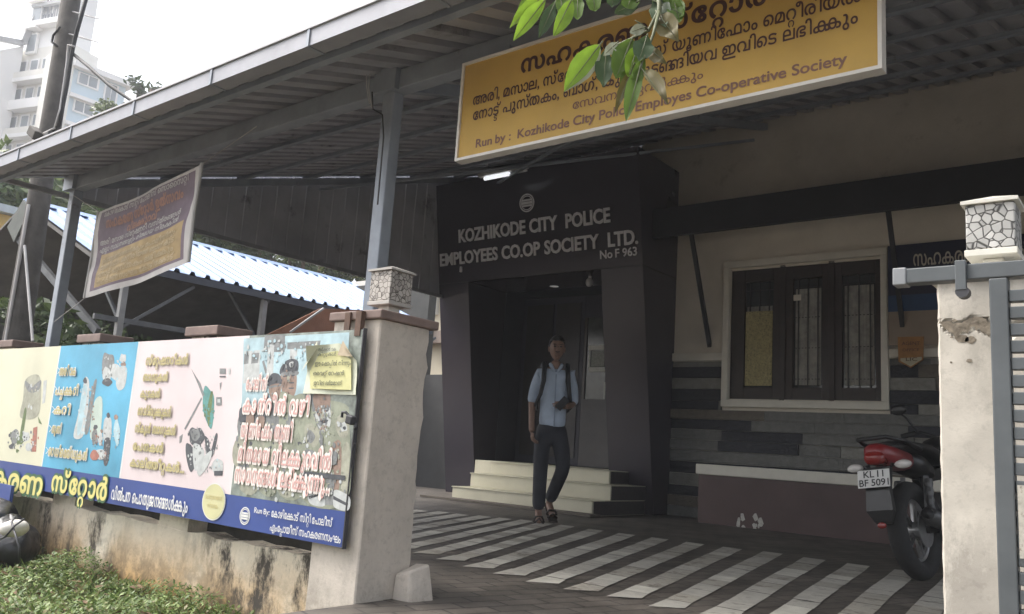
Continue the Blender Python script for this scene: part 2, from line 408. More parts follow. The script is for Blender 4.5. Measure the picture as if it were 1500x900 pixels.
# brick edging lying along the near end of the stripes
# ---- weeds growing along the foot of the wall
def leafmat(name,rgb,tr=.25):
    m=M(name,rgb,.55,var=.35,scale=9); n=m.node_tree.nodes; l=m.node_tree.links
    b=n['Principled BSDF']; t=n.new('ShaderNodeBsdfTranslucent'); src=b.inputs['Base Color'].links[0].from_socket; l.new(src,t.inputs[0])
    mx=n.new('ShaderNodeMixShader'); mx.inputs[0].default_value=tr; l.new(b.outputs[0],mx.inputs[1]); l.new(t.outputs[0],mx.inputs[2]); l.new(mx.outputs[0],n['Material Output'].inputs[0]); return m
gl=[leafmat('weed_light',(.19,.255,.075)),leafmat('weed_mid',(.095,.155,.04)),leafmat('weed_dry',(.24,.22,.11))]
mb=MB(); rg=random.Random(3)
for k in range(48000):
    y=2.47-1.55*rg.random()**1.5; x=rg.uniform(-7.6,-2.0)
    hgt=.035+.085*max(0,noise.noise((x*1.7,y*1.7,3))+.5)
    if x>-3.1: hgt*=.55
    z=-.27+rg.random()*hgt*1.5; r_=rg.uniform(.007,.018); a=rg.uniform(0,6.28); tl=rg.uniform(.1,1.1)
    d=Vector((math.cos(a),math.sin(a),math.sin(tl)*.8)).normalized(); s_=Vector((-math.sin(a),math.cos(a),rg.uniform(-.3,.3))).normalized()
    p=Vector((x,y,z)); c=rg.choices([0,1,2],[.46,.46,.08])[0]
    mb.add([p,p+d*r_+s_*r_*.45,p+d*r_*2.0,p+d*r_-s_*r_*.45],[(0,1,2,3)],gl[c])
for k in range(5200):
    y=2.46-1.5*rg.random()**1.5; x=rg.uniform(-7.6,-2.2); h_=rg.uniform(.05,.15)*(.6 if x>-3.1 else 1); a=rg.uniform(0,6.28); p=Vector((x,y,-.27)); sd__=Vector((math.cos(a),math.sin(a),0))*.0035; ln=Vector((rg.gauss(0,.5),rg.gauss(0,.5),1)).normalized()*h_
    mb.add([p-sd__,p+sd__,p+ln*.6+sd__*.8,p+ln+Vector((ln.x,ln.y,-.1*h_))*.3],[(0,1,2,3)],gl[rg.choices([0,1,2],[.3,.45,.25])[0]])
dl=M('dead_leaf',(.14,.085,.04),.8,var=.4,scale=30)
for k in range(420):
    y=2.46-1.4*rg.random(); x=rg.uniform(-7.4,-2.4); a=rg.uniform(0,6.28); p=Vector((x,y,-.27+rg.uniform(.02,.10))); d=Vector((math.cos(a),math.sin(a),rg.uniform(-.3,.3)))*rg.uniform(.025,.05); s_=Vector((-d.y,d.x,rg.uniform(-.02,.02)))*.35
    mb.add([p-d,p+s_+Vector((0,0,.008)),p+d,p-s_],[(0,1,2,3)],dl)
struct(mb.build('ground_cover',fix=False),'stuff')

# ================================================================ society office building
cream=M('cream_paint',(.74,.69,.59),.75,var=.1,scale=2.5,bump=.1)
trim=M('trim_paint',(.72,.69,.60),.6,var=.1,scale=4)
conc=M('concrete_band',(.54,.51,.45),.85,var=.16,scale=1.6,bump=.25,spots=(.36,.335,.29),spot_scale=2.4,spot_t=.6)
black=M('black_sheet',(.018,.018,.02),.55,var=.3,scale=3)
acp=M('dark_panel',(.042,.037,.047),.2,var=.12,scale=1.2,spec=.5)
acp2=M('dark_recess',(.032,.031,.045),.6,var=.2,scale=2)
silver=M('silver_letter',(.66,.66,.67),.45,.0,var=.12,scale=14)
brownw=M('dark_brown_wood',(.035,.024,.018),.4,var=.3,scale=9)
YW=9.55
bld=thing('office_building','cream walled society office with dark stone base and dark tilted entrance portal','building',(-4.0,YW,0))
mb=MB()
mb.box((-8.40,YW,0),(-7.85,YW+.25,5.1),acp2); mb.box((-5.6,YW,0),(-5.02,YW+.25,3.75),acp2); mb.box((-5.02,YW,0),(-4.27,YW+.25,3.75),cream); mb.box((-2.5,YW,0),(4,YW+.25,3.75),cream)
mb.box((-4.27,YW,0),(-2.5,YW+.25,1.44),cream); mb.box((-4.27,YW,3.02),(-2.5,YW+.25,3.75),cream); mb.box((-7.85,YW,3.05),(-5.6,YW+.25,5.1),acp2)
mb.box((-7.86,11.2,0),(-5.59,11.3,3.2),acp2); mb.box((-7.95,YW+.25,0),(-7.85,11.2,3.2),acp2); mb.box((-5.6,YW+.25,0),(-5.5,11.2,3.2),acp2); mb.box((-7.9,YW+.25,3.05),(-5.55,11.2,3.2),acp2)
mb.box((-4.4,YW+.9,1),(-2.3,YW+.95,3.4),acp2)
mb.build('wall',bld)
MB().box((-5.6,YW-.02,3.75),(4,YW+.25,5.15),conc).build('concrete_band',bld)
# canopy (sunshade) with struts
mb=MB(); mb.box((-5.01,8.86,3.36),(4,8.93,3.72),black); mb.hexa([(-5.01,8.93,3.60),(4,8.93,3.60),(4,YW-.02,3.56),(-5.01,YW-.02,3.56),(-5.01,8.93,3.72),(4,8.93,3.72),(4,YW-.02,3.75),(-5.01,YW-.02,3.75)],black)
cn=mb.build('sunshade',bld)
for x in (-4.53,-2.28,-.3):
    MB().bar((x,YW-.0,2.08),(x,8.93,3.44),.045,.045,black).build('strut',cn)
# stone cladding, real strips
st=[M('slate_dark',(.030,.032,.040),.7,var=.25,scale=14,bump=.5),M('slate_mid',(.165,.165,.155),.75,var=.25,scale=14,bump=.5),M('slate_pale',(.25,.245,.22),.8,var=.25,scale=14,bump=.5),M('slate_brown',(.15,.13,.105),.8,var=.25,scale=14,bump=.5)]
mb=MB(); z=0.0; rs=random.Random(11)
while z<1.885:
    h=min(rs.uniform(.105,.15),1.895-z); x=-5.02
    while x<4:
        w=rs.uniform(.45,1.3); x1=min(x+w,4); d=rs.uniform(.012,.048); k=rs.choices([0,1,2,3],[.32,.40,.20,.08])[0]
        for a,b_ in ([(x,x1)] if z+h<1.34 else [(x,min(x1,-4.345)),(max(x,-2.425),x1)]):
            if b_-a>.02: mb.box((a+.002,YW-d,z+.002),(b_-.002,YW,z+h-.002),st[k])
        x=x1
    z+=h
mb.build('stone_cladding',bld)
mb=MB(); mb.box((-5.02,YW-.05,1.90),(-4.342,YW,2.0),trim); mb.box((-2.428,YW-.05,1.90),(4,YW,2.0),trim); mb.build('string_course',bld,bevel=.006)
# window
win=MB(); X0,X1,Z0,Z1=-4.34,-2.43,1.34,3.13
win.box((X0,YW-.07,Z0),(X1,YW,Z0+.085),trim); win.box((X0,YW-.07,Z1-.085),(X1,YW,Z1),trim); win.box((X0,YW-.07,Z0+.085),(X0+.075,YW,Z1-.085),trim); win.box((X1-.075,YW-.07,Z0+.085),(X1,YW,Z1-.085),trim)
wn=win.build('window',bld,bevel=.006)
glass=M('dark_glass',(.05,.055,.055),.08,var=.3,scale=5,spec=.7)
curtain=M('grey_curtain',(.36,.35,.31),.8,var=.35,scale=11)
frm=MB(); fx0,fx1,fz0,fz1=-4.265,-2.505,1.425,3.045
cells=[(1092,1134),(1163,1206),(1235,1284)]
cx=[]
for a,b_ in cells:
    cx.append((P(a,500,1,YW+.06).x,P(b_,500,1,YW+.06).x))
pz0,pz1=P(1110,568,1,YW+.06).z,P(1110,414,1,YW+.06).z
edges=[fx0]+[v for c in cx for v in c]+[fx1]
for k in range(0,8,2): frm.box((edges[k],YW+.02,fz0),(edges[k+1],YW+.09,fz1),brownw)
for a,b_ in cx: frm.box((a,YW+.02,fz0),(b_,YW+.09,pz0),brownw); frm.box((a,YW+.02,pz1),(b_,YW+.09,fz1),brownw)
# proud shutter stiles
for k in (2,4):
    xm=(edges[k]+edges[k+1])/2
    frm.box((xm-.035,YW+.0,fz0),(xm+.035,YW+.019,fz1),brownw)
frm.build('window_frame',wn,bevel=.004)
grm=M('grille_iron',(.03,.03,.03),.5,var=.2,scale=9)
paper_y=M('yellow_paper',(.42,.36,.17),.7,var=.3,scale=26,spots=(.09,.12,.06),spot_scale=48,spot_t=.52)
for i,(a,b_) in enumerate(cx):
    MB().box((a,YW+.062,pz0),(b_,YW+.068,pz1),glass).build('pane',wn)
    g=MB(); n_=3
    for k in range(n_): 
        xx=a+(b_-a)*(k+.5)/n_; g.bar((xx,YW+.045,pz0),(xx,YW+.045,pz1),.012,.012,grm)
    for zz in np.linspace(pz0+.1,pz1-.1,4): g.bar((a,YW+.057,zz),(b_,YW+.057,zz),.01,.01,grm)
    if i==1: g.box((a,YW+.03,pz1-.26),(a+.09,YW+.037,pz1-.19),trim)
    g.build('grille',wn)
    g=MB(); vs=[];fs=[]; nf=26
    for k in range(nf+1):
        xx=a+.02+(b_-a-.04)*k/nf; vs+= [(xx,YW+.052+.004*math.sin(k*1.9),pz0+.03),(xx,YW+.052+.004*math.sin(k*1.9+.5),pz1-.12 if i else pz1-.3)]
    fs=[(2*k,2*k+1,2*k+3,2*k+2) for k in range(nf)]
    g.add(vs,fs,curtain); g.build('curtain',wn)
    if i==0:
        MB().box((a+.01,YW+.034,pz0+.02),(b_-.012,YW+.040,pz0+.92),paper_y).build('paper_notice',wn)
# entrance portal, leaning forward at the top
def PP(x,z,n=0.0): return Vector((x,9.165-.1637*z-n,z))
mb=MB(); PX0,PX1,OX0,OX1,PZ,OZ=-8.42,-5.02,-7.85,-5.625,4.42,2.98
def slab(x0,x1,z0,z1,m,yb=YW):
    mb.hexa([PP(x0,z0),PP(x1,z0),(x1,yb,z0),(x0,yb,z0),PP(x0,z1),PP(x1,z1),(x1,yb,z1),(x0,yb,z1)],m)
slab(PX0,OX0,0,OZ-.002,acp); slab(OX1,PX1,0,OZ-.002,acp); slab(PX0,PX1,OZ,PZ,acp)
pt=mb.build('entrance_portal',bld,bevel=.006)
pn=Vector((0,-1,-.1637)).normalized(); pv=Vector((0,-.1637,1)).normalized(); kz=1/pv.z
def pletter(s,x0,x1,z,h,bold,ex=.06):
    m=MB(); letter(m,s,silver,PP(0,z),XU,pv,pn,x0,x1,0,h/.70,bold+.003,ex,.003); return m
pletter('KOZHIKODE CITY  POLICE',-7.99,-5.46,3.545,.18,.022).build('lettering',pt)
pletter('EMPLOYEES CO.OP SOCIETY  LTD.',-8.37,-5.08,3.24,.175,.022).build('lettering',pt)
pletter('No F 963',-5.62,-5.10,3.10,.105,.012).build('lettering',pt)
m=MB(); m.box(PP(-7.985,3.12)+pn*.004,PP(-7.955,3.2)+pn*.02,silver); m.build('loose_stroke',pt)
def emblem(c,r,U,V_,N,mat,t=.006,name='emblem',par=None,bars=True):
    m=MB(); c=Vector(c);U=Vector(U);V_=Vector(V_);N=Vector(N)
    def ring(r0,r1,a0=0,a1=2*math.pi,n=40):
        vs=[];fs=[]
        for k in range(n+1):
            a=a0+(a1-a0)*k/n
            for rr,h in ((r0,.001),(r1,.001),(r1,t),(r0,t)): vs.append(c+U*rr*math.cos(a)+V_*rr*math.sin(a)+N*h)
        for k in range(n):
            for q in range(4): fs.append((4*k+q,4*k+(q+1)%4,4*k+4+(q+1)%4,4*k+4+q))
        m.add(vs,fs,mat)
    ring(r*.86,r); ring(r*.70,r*.78)
    for v,hh in ((.30,.10),(.0,.14),(-.3,.10)):
        w=math.sqrt(max(.01,.46-v*v))
        p=[c+U*(-w*r)+V_*((v-hh)*r),c+U*(w*r)+V_*((v-hh)*r),c+U*(w*r)+V_*((v+hh)*r),c+U*(-w*r)+V_*((v+hh)*r)]
        m.prism([q+N*.001 for q in p],N*t,mat)
    return m.build(name,par)
emblem(PP(-6.75,3.95),.125,XU,pv,pn,silver,.008,'emblem',pt)
for zz in (2.98,):
    m=MB(); m.box((PX0+.01,PP(0,zz).y-.003,zz-.004),(PX1-.01,PP(0,zz).y+.02,zz+.004),black); m.build('panel_joint',pt)
# recess of the portal: door, side light and ceiling lamp
DX=P(852,560,1,9.98).x
ddoor=M('dark_door',(.022,.018,.019),.45,var=.3,scale=7)
door=MB(); door.box((-7.83,9.98,.5),(DX,10.03,2.95),acp2); door.box((-7.75,9.965,.6),(-7.25,9.979,2.85),ddoor); door.box((-7.2,9.965,.6),(DX-.06,9.979,2.85),ddoor)
dr=door.build('door',bld,bevel=.004)
MB().tube([(-7.1,9.94,1.5),(-7.1,9.92,1.55),(-7.1,9.92,1.75),(-7.1,9.94,1.8)],.012,silver).build('handle',dr)
def q99(px,py): return P(px,py,1,9.99)
mb=MB(); a=q99(853,585); b_=q99(886,440)
mb.box((DX+.005,9.98,.5),(-5.61,10.03,a.z),M('kiosk_panel',(.06,.055,.055),.5,var=.2,scale=5)); mb.box((DX+.005,9.98,2.62),(-5.61,10.03,2.95),acp2); mb.box((DX+.005,9.98,a.z),(DX+.05,10.03,2.62),brownw)
sl=mb.build('side_window',bld)
MB().box((DX+.05,10.0,a.z),(-5.61,10.006,2.62),M('side_glass',(.05,.055,.05),.15,var=.5,scale=7)).build('pane',sl)
wp=M('white_paper',(.5,.5,.46),.6,var=.2,scale=20)
mb=MB()
for x0p,y0p,x1p,y1p in ((862,506,886,513),(862,538,886,545),(862,513,865,538),(884,560,887,585)):
    u=P(x0p,y1p,1,9.975); w=P(x1p,y0p,1,9.975); mb.box((u.x,9.972,u.z),(w.x,9.98,w.z),wp)
u=P(866,537,1,9.977); w=P(886,514,1,9.977); mb.box((u.x,9.975,u.z),(w.x,9.978,w.z),M('faded_sheet',(.22,.23,.2),.6,var=.4,scale=30))
mb.build('paper_frame',sl)
# steps
tile=M('cream_tile',(.53,.505,.39),.35,var=.1,scale=3,bump=.05,spots=(.42,.39,.27),spot_scale=4,spot_t=.62)
mb=MB(); dk=M('step_shadow_gap',(.05,.048,.042),.7)
for k,(xa,xb,y,z) in enumerate([(-7.2,-5.12,7.95,.165),(-7.215,-5.11,8.3,.335),(-7.18,-5.35,8.65,.49)]):
    mb.box((xa,y+.012,.0 if k==0 else [.165,.335,.49][k-1]),(xb,9.1,z-.012),tile); mb.box((xa-.01,y,z-.012),(xb+.01,9.1,z),M('tread',(.36,.34,.25),.4,var=.15,scale=4))
mb.box((-7.84,9.1,.0),(-5.63,9.97,.49),tile)
step_end=M('dark_step_end',(.045,.04,.04),.4,var=.3,scale=20)
for xs_,ya,zb,zt_ in ((-5.119,7.97,0,.16),(-5.109,8.31,.166,.33),(-5.349,8.67,.336,.485)): mb.box((xs_,ya,zb),(xs_+.012,9.098,zt_),step_end)  # darker plates set against the right ends of the steps
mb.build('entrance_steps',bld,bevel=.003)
mb=MB(); mb.box((-7.55,7.75,0.004),(-5.0,7.949,.03),M('step_apron',(.1,.085,.07),.7,var=.2)); mb.build('step_apron',bld)
# little lamps in the opening
o=MB(); q=P(806,414,1,9.3); o.ell((q.x,9.4,q.z),(.13,.13,.045),M('lamp_white',(.72,.72,.7),.4,emit=.05)); o.cyl((q.x,9.4,q.z+.02),(q.x,9.4,3.06),.03,silver)
tag(o.build('ceiling_lamp',origin=(q.x,9.4,q.z),smooth=True),'round white ceiling lamp just inside the dark doorway','lamp')
q=P(864,412,1,9.0); cc=thing('security_camera','small pale security camera at the right corner of the doorway','camera',(q.x,9.0,2.96))
o=MB(); o.ell((q.x,8.99,q.z-.02),(.05,.05,.06),M('cam_white',(.4,.4,.4),.4)); o.build('housing',cc,smooth=True)
MB().cyl((q.x,9.0,q.z+.02),(q.x,9.0,2.98),.022,silver).build('bracket',cc)

# planter bench in front of the cladding
mar=M('maroon_tile',(.085,.05,.046),.45,var=.2,scale=3); 
lw=thing('bench_wall','low maroon bench wall with pale coping slab beneath the window','wall',(-1.5,8.9,0))
MB().box((-4.30,8.87,0),(3.5,9.5,.53),mar).build('base',lw)
MB().box((-4.33,8.84,.53),(3.5,9.5,.645),trim).build('coping',lw,bevel=.012)
mb=MB(); chalk=M('white_splash',(.5,.48,.44),.8,var=.3,scale=30); rr=random.Random(5)
for bx,bz,nn in ((P(1085,762,1,8.87).x,P(1085,762,1,8.87).z,5),(P(1110,766,1,8.87).x,P(1110,766,1,8.87).z,8)):
    for k in range(nn):
        a=rr.uniform(0,6.28); x=bx+rr.uniform(-.04,.04); z=bz+rr.uniform(-.08,.06); s=rr.uniform(.012,.035)
        mb.poly([(x+s*math.cos(a+t)*(.6+.5*((i*7)%3)/2),8.867-.0006*k,z+s*1.3*math.sin(a+t)) for i,t in enumerate(np.linspace(0,6.28,8)[:-1])],chalk)
mb.build('paint_splash',lw)

# ================================================================ steel shelter
def ZR(y): return 3.0+.31*(y-3.4)
steel=M('grey_steel_paint',(.28,.31,.35),.5,.2,var=.18,scale=5,spots=(.13,.12,.11),spot_scale=6,spot_t=.62)
sheet=M('roof_sheet',(.40,.405,.435),.34,.2,var=.22,scale=1.5,spots=(.14,.14,.145),spot_scale=2.2,spot_t=.58)
gut=M('gutter_paint',(.29,.295,.32),.45,.2,var=.14,scale=5,spots=(.2,.19,.18),spot_scale=5,spot_t=.62)
sh=thing('shelter','large grey steel shelter with sloping corrugated roof in front of the office','shelter',(-3.84,3.4,0))
SX0,SX1=-8.40,3.5
mb=MB(); vs=[]; prof=[(0,0),(.105,0),(.112,.06),(.198,.06),(.205,0)]; pitch=.21; x=SX0
xs=[]
while x<SX1:
    for a,h in prof: xs.append((x+a,h))
    x+=pitch
for (x,h) in xs: vs+= [(x,2.57,ZR(2.57)+h),(x,9.54,ZR(9.54)+h)]
mb.add(vs,[(2*k,2*k+2,2*k+3,2*k+1) for k in range(len(xs)-1)],sheet); mb.build('roof_sheet',sh,fix=False)
mb=MB()
for k in range(len(xs)-1): pass
# gutter : U channel with joints
g0=2.50
mb.box((SX0-.05,g0,2.70),(SX1,g0+.012,2.795),gut); mb.box((SX0-.05,g0+.012,2.70),(SX1,g0+.10,2.712),gut); mb.box((SX0-.05,g0+.088,2.712),(SX1,g0+.10,2.735),gut); mb.box((SX0-.05,g0-.012,2.795),(SX1,g0+.03,2.808),M('gutter_lip',(.34,.34,.35),.4,.2))
mb.box((SX0-.06,g0,2.70),(SX0-.05,g0+.10,2.795),gut)
gu=mb.build('gutter',sh)
for x in np.arange(-8.2,3.4,.93):
    MB().box((x,g0-.008,2.695),(x+.022,g0+.105,2.80),steel).build('joint_strap',gu)
MB().box((SX0,3.35,2.845),(SX1,3.45,2.975),steel).build('front_beam',sh,bevel=.006)
for x,zz in ((-8.26,0),(-3.84,0),(1.1,0)):
    po=MB().box((x-.05,3.355,-.0),(x+.05,3.445,2.845),steel).build('post',sh,bevel=.008)
    MB().box((x-.10,3.31,2.835),(x+.10,3.349,2.99),steel).build('cap_plate',po)
for x in (-8.26,-3.84,1.1):
    MB().hexa([(x-.03,3.46,ZR(3.46)-.13),(x+.03,3.46,ZR(3.46)-.13),(x+.03,9.5,ZR(9.5)-.13),(x-.03,9.5,ZR(9.5)-.13),(x-.03,3.46,ZR(3.46)-.045),(x+.03,3.46,ZR(3.46)-.045),(x+.03,9.5,ZR(9.5)-.045),(x-.03,9.5,ZR(9.5)-.045)],steel).build('rafter',sh)
for y in (2.75,4.3,5.2,6.1,7.0,7.9,8.8):
    MB().box((SX0,y-.025,ZR(y)-.044),(SX1,y+.025,ZR(y)-.006),steel).build('purlin',sh)
# gable cladding at the far left end, ribbed
mb=MB(); vs=[]; y=3.46; ys=[]
while y<9.5:
    for a,h in prof: ys.append((y+a,h))
    y+=pitch
for (y,h) in ys: vs+= [(SX0-.03-h*.15,y,2.84),(SX0-.03-h*.15,y,ZR(y)+.045)]
mb.add(vs,[(2*k,2*k+2,2*k+3,2*k+1) for k in range(len(ys)-1)],sheet); mb.build('gable_sheet',sh,fix=False)
pipe=M('pale_pipe',(.30,.31,.32),.4,.3,var=.2)
for zz,r in ((2.80,.022),):
    mb=MB(); mb.bar((SX0+.02,2.6,zz),(SX0+.02,9.5,zz),r*2,r*2,pipe)
    mb.build('gable_rail',sh)
# cross bracing under the roof
for (a,b_) in (((-8.2,6.2,ZR(6.2)-.2),(-3.9,9.3,ZR(9.3)-.25)),((-8.2,9.2,ZR(9.2)-.3),(-3.9,5.9,ZR(5.9)-.2))):
    MB().bar(a,b_,.03,.03,steel).build('brace',sh)
# stray wires at the post head
mb=MB(); q=[P(px,py,1,3.28) for px,py in ((549,90),(541,112),(540,130),(545,160))]; mb.tube(q,.004,M('pale_wire',(.45,.45,.45),.5),6)
q=[P(px,py,1,3.27) for px,py in ((545,92),(537,108),(537,126),(541,152))]; mb.tube(q,.004,M('pale_wire',(.45,.45,.45),.5),6); mb.build('wire',sh)
mb=MB(); q=[P(px,py,1,3.33) for px,py in ((545,135),(546,160),(560,168),(562,200),(553,300))]; mb.tube(q,.005,M('dark_wire',(.03,.03,.03),.5),6); mb.build('wire',sh)

# tube light
a=P(710,262,1,8.0); b_=P(772,250,1,8.0); tl=thing('tube_light','white tube light fitting hanging under the roof above the portal','lamp',((a.x+b_.x)/2,8.0,a.z))
zt=(a.z+b_.z)/2
MB().box((a.x-.1,7.97,zt+.03),(b_.x,8.03,zt+.075),M('fitting_white',(.6,.6,.6),.4)).build('fitting',tl)
MB().cyl((a.x,8.0,zt),(a.x+.42,8.0,zt),.026,M('tube_glow',(.85,.87,.9),.3,emit=.3)).build('tube',tl,smooth=False)
MB().cyl((a.x+.45,8.0,zt),(b_.x,8.0,zt),.016,M('tube_dim',(.5,.5,.52),.3)).build('end_holder',tl)
mb=MB()
for xx in (a.x+.05,b_.x-.05): mb.tube([(xx,8,zt+.07),(xx,8,ZR(8)-.03)],.006,steel,6)
mb.build('hanger',tl)

# ================================================================ yellow signboard
def sign_mat():
    m=M('sign_yellow',(.60,.385,.085),.55,var=.2,scale=1.2); return m
sy=sign_mat(); dbrown=M('sign_brown_ink',(.075,.03,.022),.5,var=.15); mbrown=M('sign_faded_ink',(.22,.11,.075),.5,var=.2,scale=16)
YS=3.28; a=P(683,97,1,YS); b_=P(671,233,1,YS); c_=P(1287,97,1,YS)
sx0,sx1,sz0,sz1=b_.x,c_.x,b_.z,a.z
sg=thing('signboard','large yellow signboard with dark brown lettering hanging from the shelter beam','sign',((sx0+sx1)/2,YS,sz0))
MB().box((sx0,YS,sz0),(sx1,YS+.04,sz1),sy).build('panel',sg)
wfr=M('white_frame',(.75,.73,.68),.5,var=.1)
mb=MB(); t=.016
mb.box((sx0-t,YS-.012,sz0-t),(sx1+t,YS+.05,sz0),wfr); mb.box((sx0-t,YS-.012,sz1),(sx1+t,YS+.05,sz1+t),wfr); mb.box((sx0-t,YS-.012,sz0),(sx0,YS+.05,sz1),wfr); mb.box((sx1,YS-.012,sz0),(sx1+t,YS+.05,sz1),wfr)
mb.build('frame',sg)
def pl(s,px0,py0,px1,hpx,mat,par,Y,bold=.012,ref=.57,name='lettering',x1=None,lift=.002,pxtop=None):
    p=P(px0,py0,1,Y); q=P(px0,py0-hpx,1,Y)
    xe=P(px1[0],px1[1],1,Y).x if x1 is None else x1
    m=MB(); letter(m,s,mat,(0,Y,0),XU,ZV,NY,p.x,xe,p.z,(q.z-p.z)/ref,bold,0,lift); return m.build(name,par)
xr1=sx1-.42
pl('സഹകരണ സ്റ്റോർ',763,108,None,19,dbrown,sg,YS,.03,x1=-1.33)
pl('അരി, മസാല, സ്റ്റേഷനറി, ടോയ്സ് യൂണിഫോം മെറ്റീരിയൽ',693,155,(1262,2),12,dbrown,sg,YS,.016)
pl('നോട്ട് പുസ്തകം, ബാഗ്, കുട തുടങ്ങിയവ ഇവിടെ ലഭിക്കും',693,177,(1257,30),12,dbrown,sg,YS,.016)
pl('സേവനം ഏവർക്കും',839,161,(1030,115),10,mbrown,sg,YS,.004)
pl('Run by :  Kozhikode City Police Employes Co-operative Society',697,217,(1239,96),12,mbrown,sg,YS,.02,ref=.70)
mb=MB()
for xx in (sx0+.25,sx1-.25): mb.box((xx,YS+.045,sz1-.1),(xx+.03,3.349,sz1+.08),steel)
mb.build('hanger',sg)
# ================================================================ compound wall, pillars, hoarding
wallm=stained_wall('stained_plaster',(.78,.715,.60),1.0,1.0,zlo=-.25,zhi=.16)
pilm=stained_wall('pillar_plaster',(.53,.475,.41),.12,.14,zlo=-.3,zhi=.0)
pilr=stained_wall('gate_pillar_plaster',(.53,.495,.43),.05,.38,zlo=-.3,zhi=.0,bmp=.12)
cop=M('red_brown_coping',(.19,.135,.115),.7,var=.25,scale=8,bump=.2)
WY=2.5
LXW=-2.96
cw=thing('compound_wall','stained cream compound wall with open slots, orange and black damp marks and piers','wall',(-5.2,WY+.1,-.27))
mb=MB(); ww=WY
# uneven top of the low wall : short lengths of slightly varied height
rw=random.Random(4); x=-9.0
pts=[]
while x<-2.96: pts.append((x,.125+rw.uniform(-.012,.012))); x+=.11
pts.append((-2.96,.125))
for (xa,za),(xb,zb) in zip(pts,pts[1:]):
    mb.hexa([(xa,ww,-.4),(xb,ww,-.4),(xb,ww+.12,-.4),(xa,ww+.12,-.4),(xa,ww,za),(xb,ww,zb),(xb,ww+.12,zb),(xa,ww+.12,za)],wallm)
mb.build('wall_base',cw)
piers=[]
for a,b_ in ((75,108),(235,278)): piers.append((P(a,745,1,WY).x,P(b_,745,1,WY).x))
piers.insert(0,(P(-120,740,1,WY).x,P(-85,740,1,WY).x))
capx=[(P(0,497,1,2.45).x-.1,P(20,496,1,2.45).x),(P(113,490,1,2.45).x,P(147,490,1,2.45).x),(P(273,477,1,2.45).x,P(318,474,1,2.45).x)]
for (a,b_),(ca,cb) in zip(piers,capx):
    m_=(ca+cb)/2; ca,cb=m_-.15,m_+.15
    pi=MB().box((a,WY+.003,.1),(b_,WY+.117,.95),wallm).box((ca+.02,WY-.02,.95),(cb-.02,WY+.14,1.15),wallm).build('pier',cw)
    MB().box((ca-.01,WY-.05,1.152),(cb+.01,WY+.17,1.205),cop).build('cap',pi,bevel=.006)
    MB().box((ca-.4,WY+.1,1.1),(ca-.012,WY+.13,1.13),black).build('rail_stub',pi)
MB().box((-9,WY+.121,-.3),(LXW,WY+.16,1.09),M('slot_shade',(.05,.048,.04),.95,var=.4,scale=7,bump=.4)).build('slot_backing',cw)  # dark sheet added behind the slots, its colour stands for the shade inside
# left gate pillar
LX0,LX1,LY0,LY1=-2.957,-2.655,2.40,2.72
gp=thing('gate_pillar','cream plastered gate pillar with rough broken back edge at the end of the hoarding wall','pillar',((LX0+LX1)/2,2.56,-.27))
mb=MB(); nz_=26; rgp=random.Random(8)
rows=[]
for k in range(nz_+1):
    z=-.3+k*(1.165+.3)/nz_
    e=rgp.uniform(-.012,.006); 
    rows.append([(LX0,LY0,z),(LX1-.006,LY0,z),(LX1,LY0+.006,z),(LX1,LY1-.02+e,z),(LX1-.02,LY1+e*1.4,z),(LX0,LY1,z)])
vs=[p for r_ in rows for p in r_]; nn=6
fs=[(r_*nn+i,r_*nn+(i+1)%nn,(r_+1)*nn+(i+1)%nn,(r_+1)*nn+i) for r_ in range(nz_) for i in range(nn)]+[tuple(range(nn-1,-1,-1)),tuple(nz_*nn+i for i in range(nn))]
mb.add(vs,fs,pilm); mb.build('shaft',gp)
MB().box((LX0-.02,LY0-.02,1.167),(LX1+.02,LY1+.02,1.207),cop).build('cap',gp,bevel=.006)
mb=MB(); mb.box((LX0+.10,LY0-.03,1.12),(LX0+.135,LY0-.021,1.20),M('rust_iron',(.10,.055,.035),.7,var=.4,scale=20)); mb.box((LX0+.19,LY0-.045,1.09),(LX0+.225,LY0-.021,1.20),M('rust_iron',(.1,.055,.035),.7)); mb.build('bracket',gp)
mb=MB(); rows=[]
mb.add([(-2.655,2.60,-.05),(-2.545,2.61,-.05),(-2.53,2.75,-.05),(-2.655,2.75,-.05),(-2.654,2.61,.10),(-2.575,2.615,.125),(-2.555,2.72,.15),(-2.655,2.74,.14)],[(3,2,1,0),(4,5,6,7),(0,1,5,4),(1,2,6,5),(2,3,7,6),(3,0,4,7)],pilm)
tag(mb.build('kerb_stone',origin=(-2.6,2.68,0),bevel=.012),'small broken plaster stub on the paving at the back foot of the left pillar','stub')
pebg=pebble_mat('pebble_lantern_grey',(.42,.39,.35),(.16,.14,.12),46); pebw=pebble_mat('pebble_lantern_white',(.44,.435,.415),(.10,.10,.095),44)
lampw=M('lantern_white',(.55,.535,.48),.5,var=.1,scale=12)
